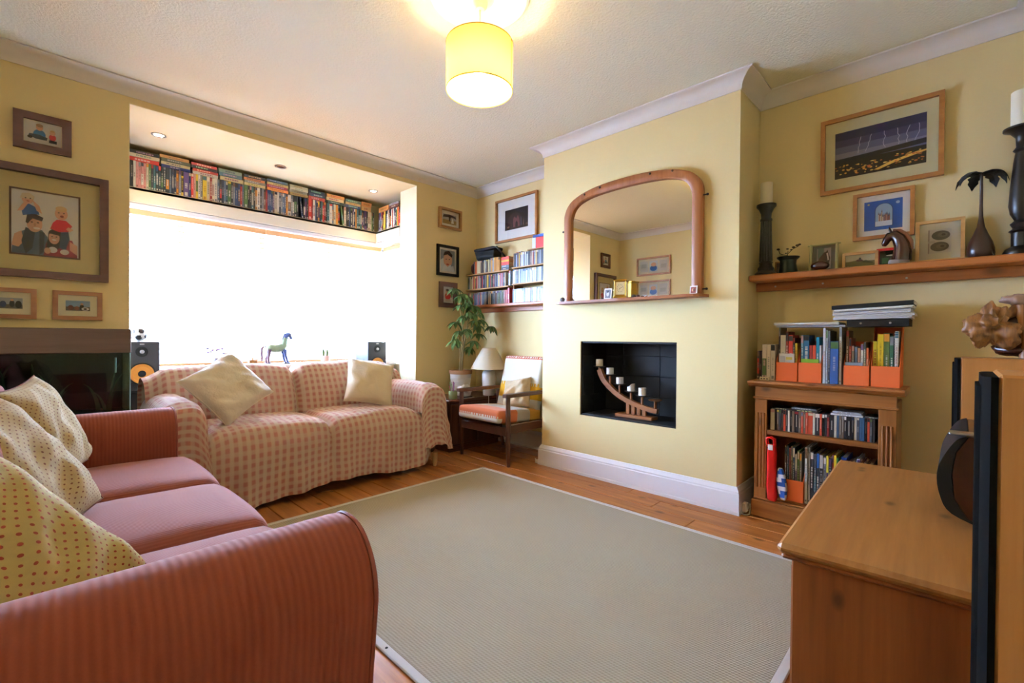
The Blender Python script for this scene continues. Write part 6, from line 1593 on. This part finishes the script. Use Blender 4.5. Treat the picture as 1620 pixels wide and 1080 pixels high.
for (px_, py_, q, c) in ((.075, .018, -.02, M_hp), (.065, -.018, .0, M_hp), (.185, .018, .025, M_hb), (.19, -.018, .03, M_hb)):
    l = obj('leg', MB().tube([hx((px_, py_, .13)), hx((px_ + q * .2, py_, .09)), hx((px_ + q * .8 - .008, py_, .05)), hx((px_ + q, py_, .012))], [.018, .013, .008, .008], 10), c, t, 60)
    obj('hoof', MB().lathe([(0, 0), (.014, 0), (.012, .014), (0, .016)], hx((px_ + q + .004, py_, 0)), 12), M_hk, l, 40)
t = thing('sill_planter', 'pale pink pot with two small cacti on the window sill', 'plant', (1.87, 4.25, SZ))
obj('pot', MB().lathe([(0, 0), (.036, 0), (.045, .06), (.045, .066), (.040, .066), (.036, .05), (0, .05)], (1.87, 4.25, SZ), 20), mat('pale_pink_glaze', '#D8B8A8', .4), t, 40)
for dx, h in ((-.02, .085), (.016, .075)): obj('cactus', MB().lathe([(0, .045), (.010, .05), (.012, .045 + h * .5), (.008, .04 + h), (0, .045 + h)], (1.87 + dx, 4.25, SZ), 10), M_leaf, t, 40)
obj('twig', MB().tube([(1.855, 4.25, SZ + .055), (1.84, 4.25, SZ + .12), (1.83, 4.25, SZ + .155)], .002, 5), M_stem, t)
o = obj('reading_glasses', MB().tube([(1.945 + .0, 4.24, SZ + .004), (1.98, 4.235, SZ + .006), (2.0, 4.25, SZ + .01)], .0025, 6).tube([(2.0 + .016 * math.cos(a * PI / 8), 4.25, SZ + .017 + .013 * math.sin(a * PI / 8)) for a in range(17)], .002, 6, cap=False).tube([(2.04 + .016 * math.cos(a * PI / 8), 4.25, SZ + .017 + .013 * math.sin(a * PI / 8)) for a in range(17)], .002, 6, cap=False).tube([(2.016, 4.25, SZ + .018), (2.024, 4.25, SZ + .018)], .002, 6), M_blackm, None, 60)
tag(o, 'dark reading glasses lying right of the cactus pot on the sill', 'glasses')
t = thing('dried_flowers', 'purple dried flower sprig on the sill behind the white cushion', 'flowers', (.985, 4.24, SZ))
obj('vase', MB().lathe([(0, 0), (.022, 0), (.028, .02), (.02, .05), (.012, .06), (.014, .066), (0, .06)], (.985, 4.24, SZ), 16), mat('dark_small_vase', '#4A4858', .4), t, 40)
for k in range(9):
    a = k * .7; e_ = (.985 + .06 * math.cos(a), 4.24 + .03 * math.sin(a), SZ + .10 + .04 * abs(math.sin(a * 1.7)))
    s_ = obj('sprig', MB().tube([(.985, 4.24, SZ + .055), ((.985 + e_[0]) / 2, 4.24, SZ + .095), e_], .0016, 5), M_hk, t)
    obj('bud', MB().ball(e_, .010, 6, sc=(1.2, 1, .8)), mat('mauve_bud', '#6A5478', .7), s_, 60)
t = thing('sill_box', 'small tan trinket box left of the toy horse on the sill', 'box', (1.25, 4.25, SZ))
obj('body', MB().cbox((1.22, 4.22, SZ), (1.28, 4.28, SZ + .035), .003), M_tanframe, t)
obj('lid', MB().cbox((1.217, 4.217, SZ + .0352), (1.283, 4.283, SZ + .045), .003), M_tanframe, t)
obj('finial', MB().lathe([(.008, .044), (.004, .06), (0, .075)], (1.25, 4.25, SZ), 10), M_tanframe, t)

# ------------------------------------------------------------------ cables by the chimney
t = thing('plug_adaptor', 'white plug adaptor with coiled flex on the floor beside the chimney', 'adaptor', (2.815, .872, 0))
obj('adaptor_body', MB().cbox((2.81, .862, .012), (2.85, .888, .065), .005), M_ceramic, t)
obj('flex', MB().tube([(2.83, .875, .012), (2.80, .885, .008), (2.79, .87, .006), (2.80, .855, .006), (2.825, .85, .008), (2.85, .856, .02), (2.87, .86, .05)], .004, 6), M_ceramic, t, 60)
t = thing('cable_clip', 'white cable socket at the left foot of the chimney breast', 'socket', (2.775, 2.415, 0))
obj('block', MB().cbox((2.77, 2.398, .001), (2.80, 2.432, .028), .004), M_ceramic, t)
obj('cable', MB().tube([(2.785, 2.43, .02), (2.79, 2.445, .03), (2.81, 2.44, .012), (2.84, 2.41, .006)], .0035, 6), M_ceramic, t, 60)
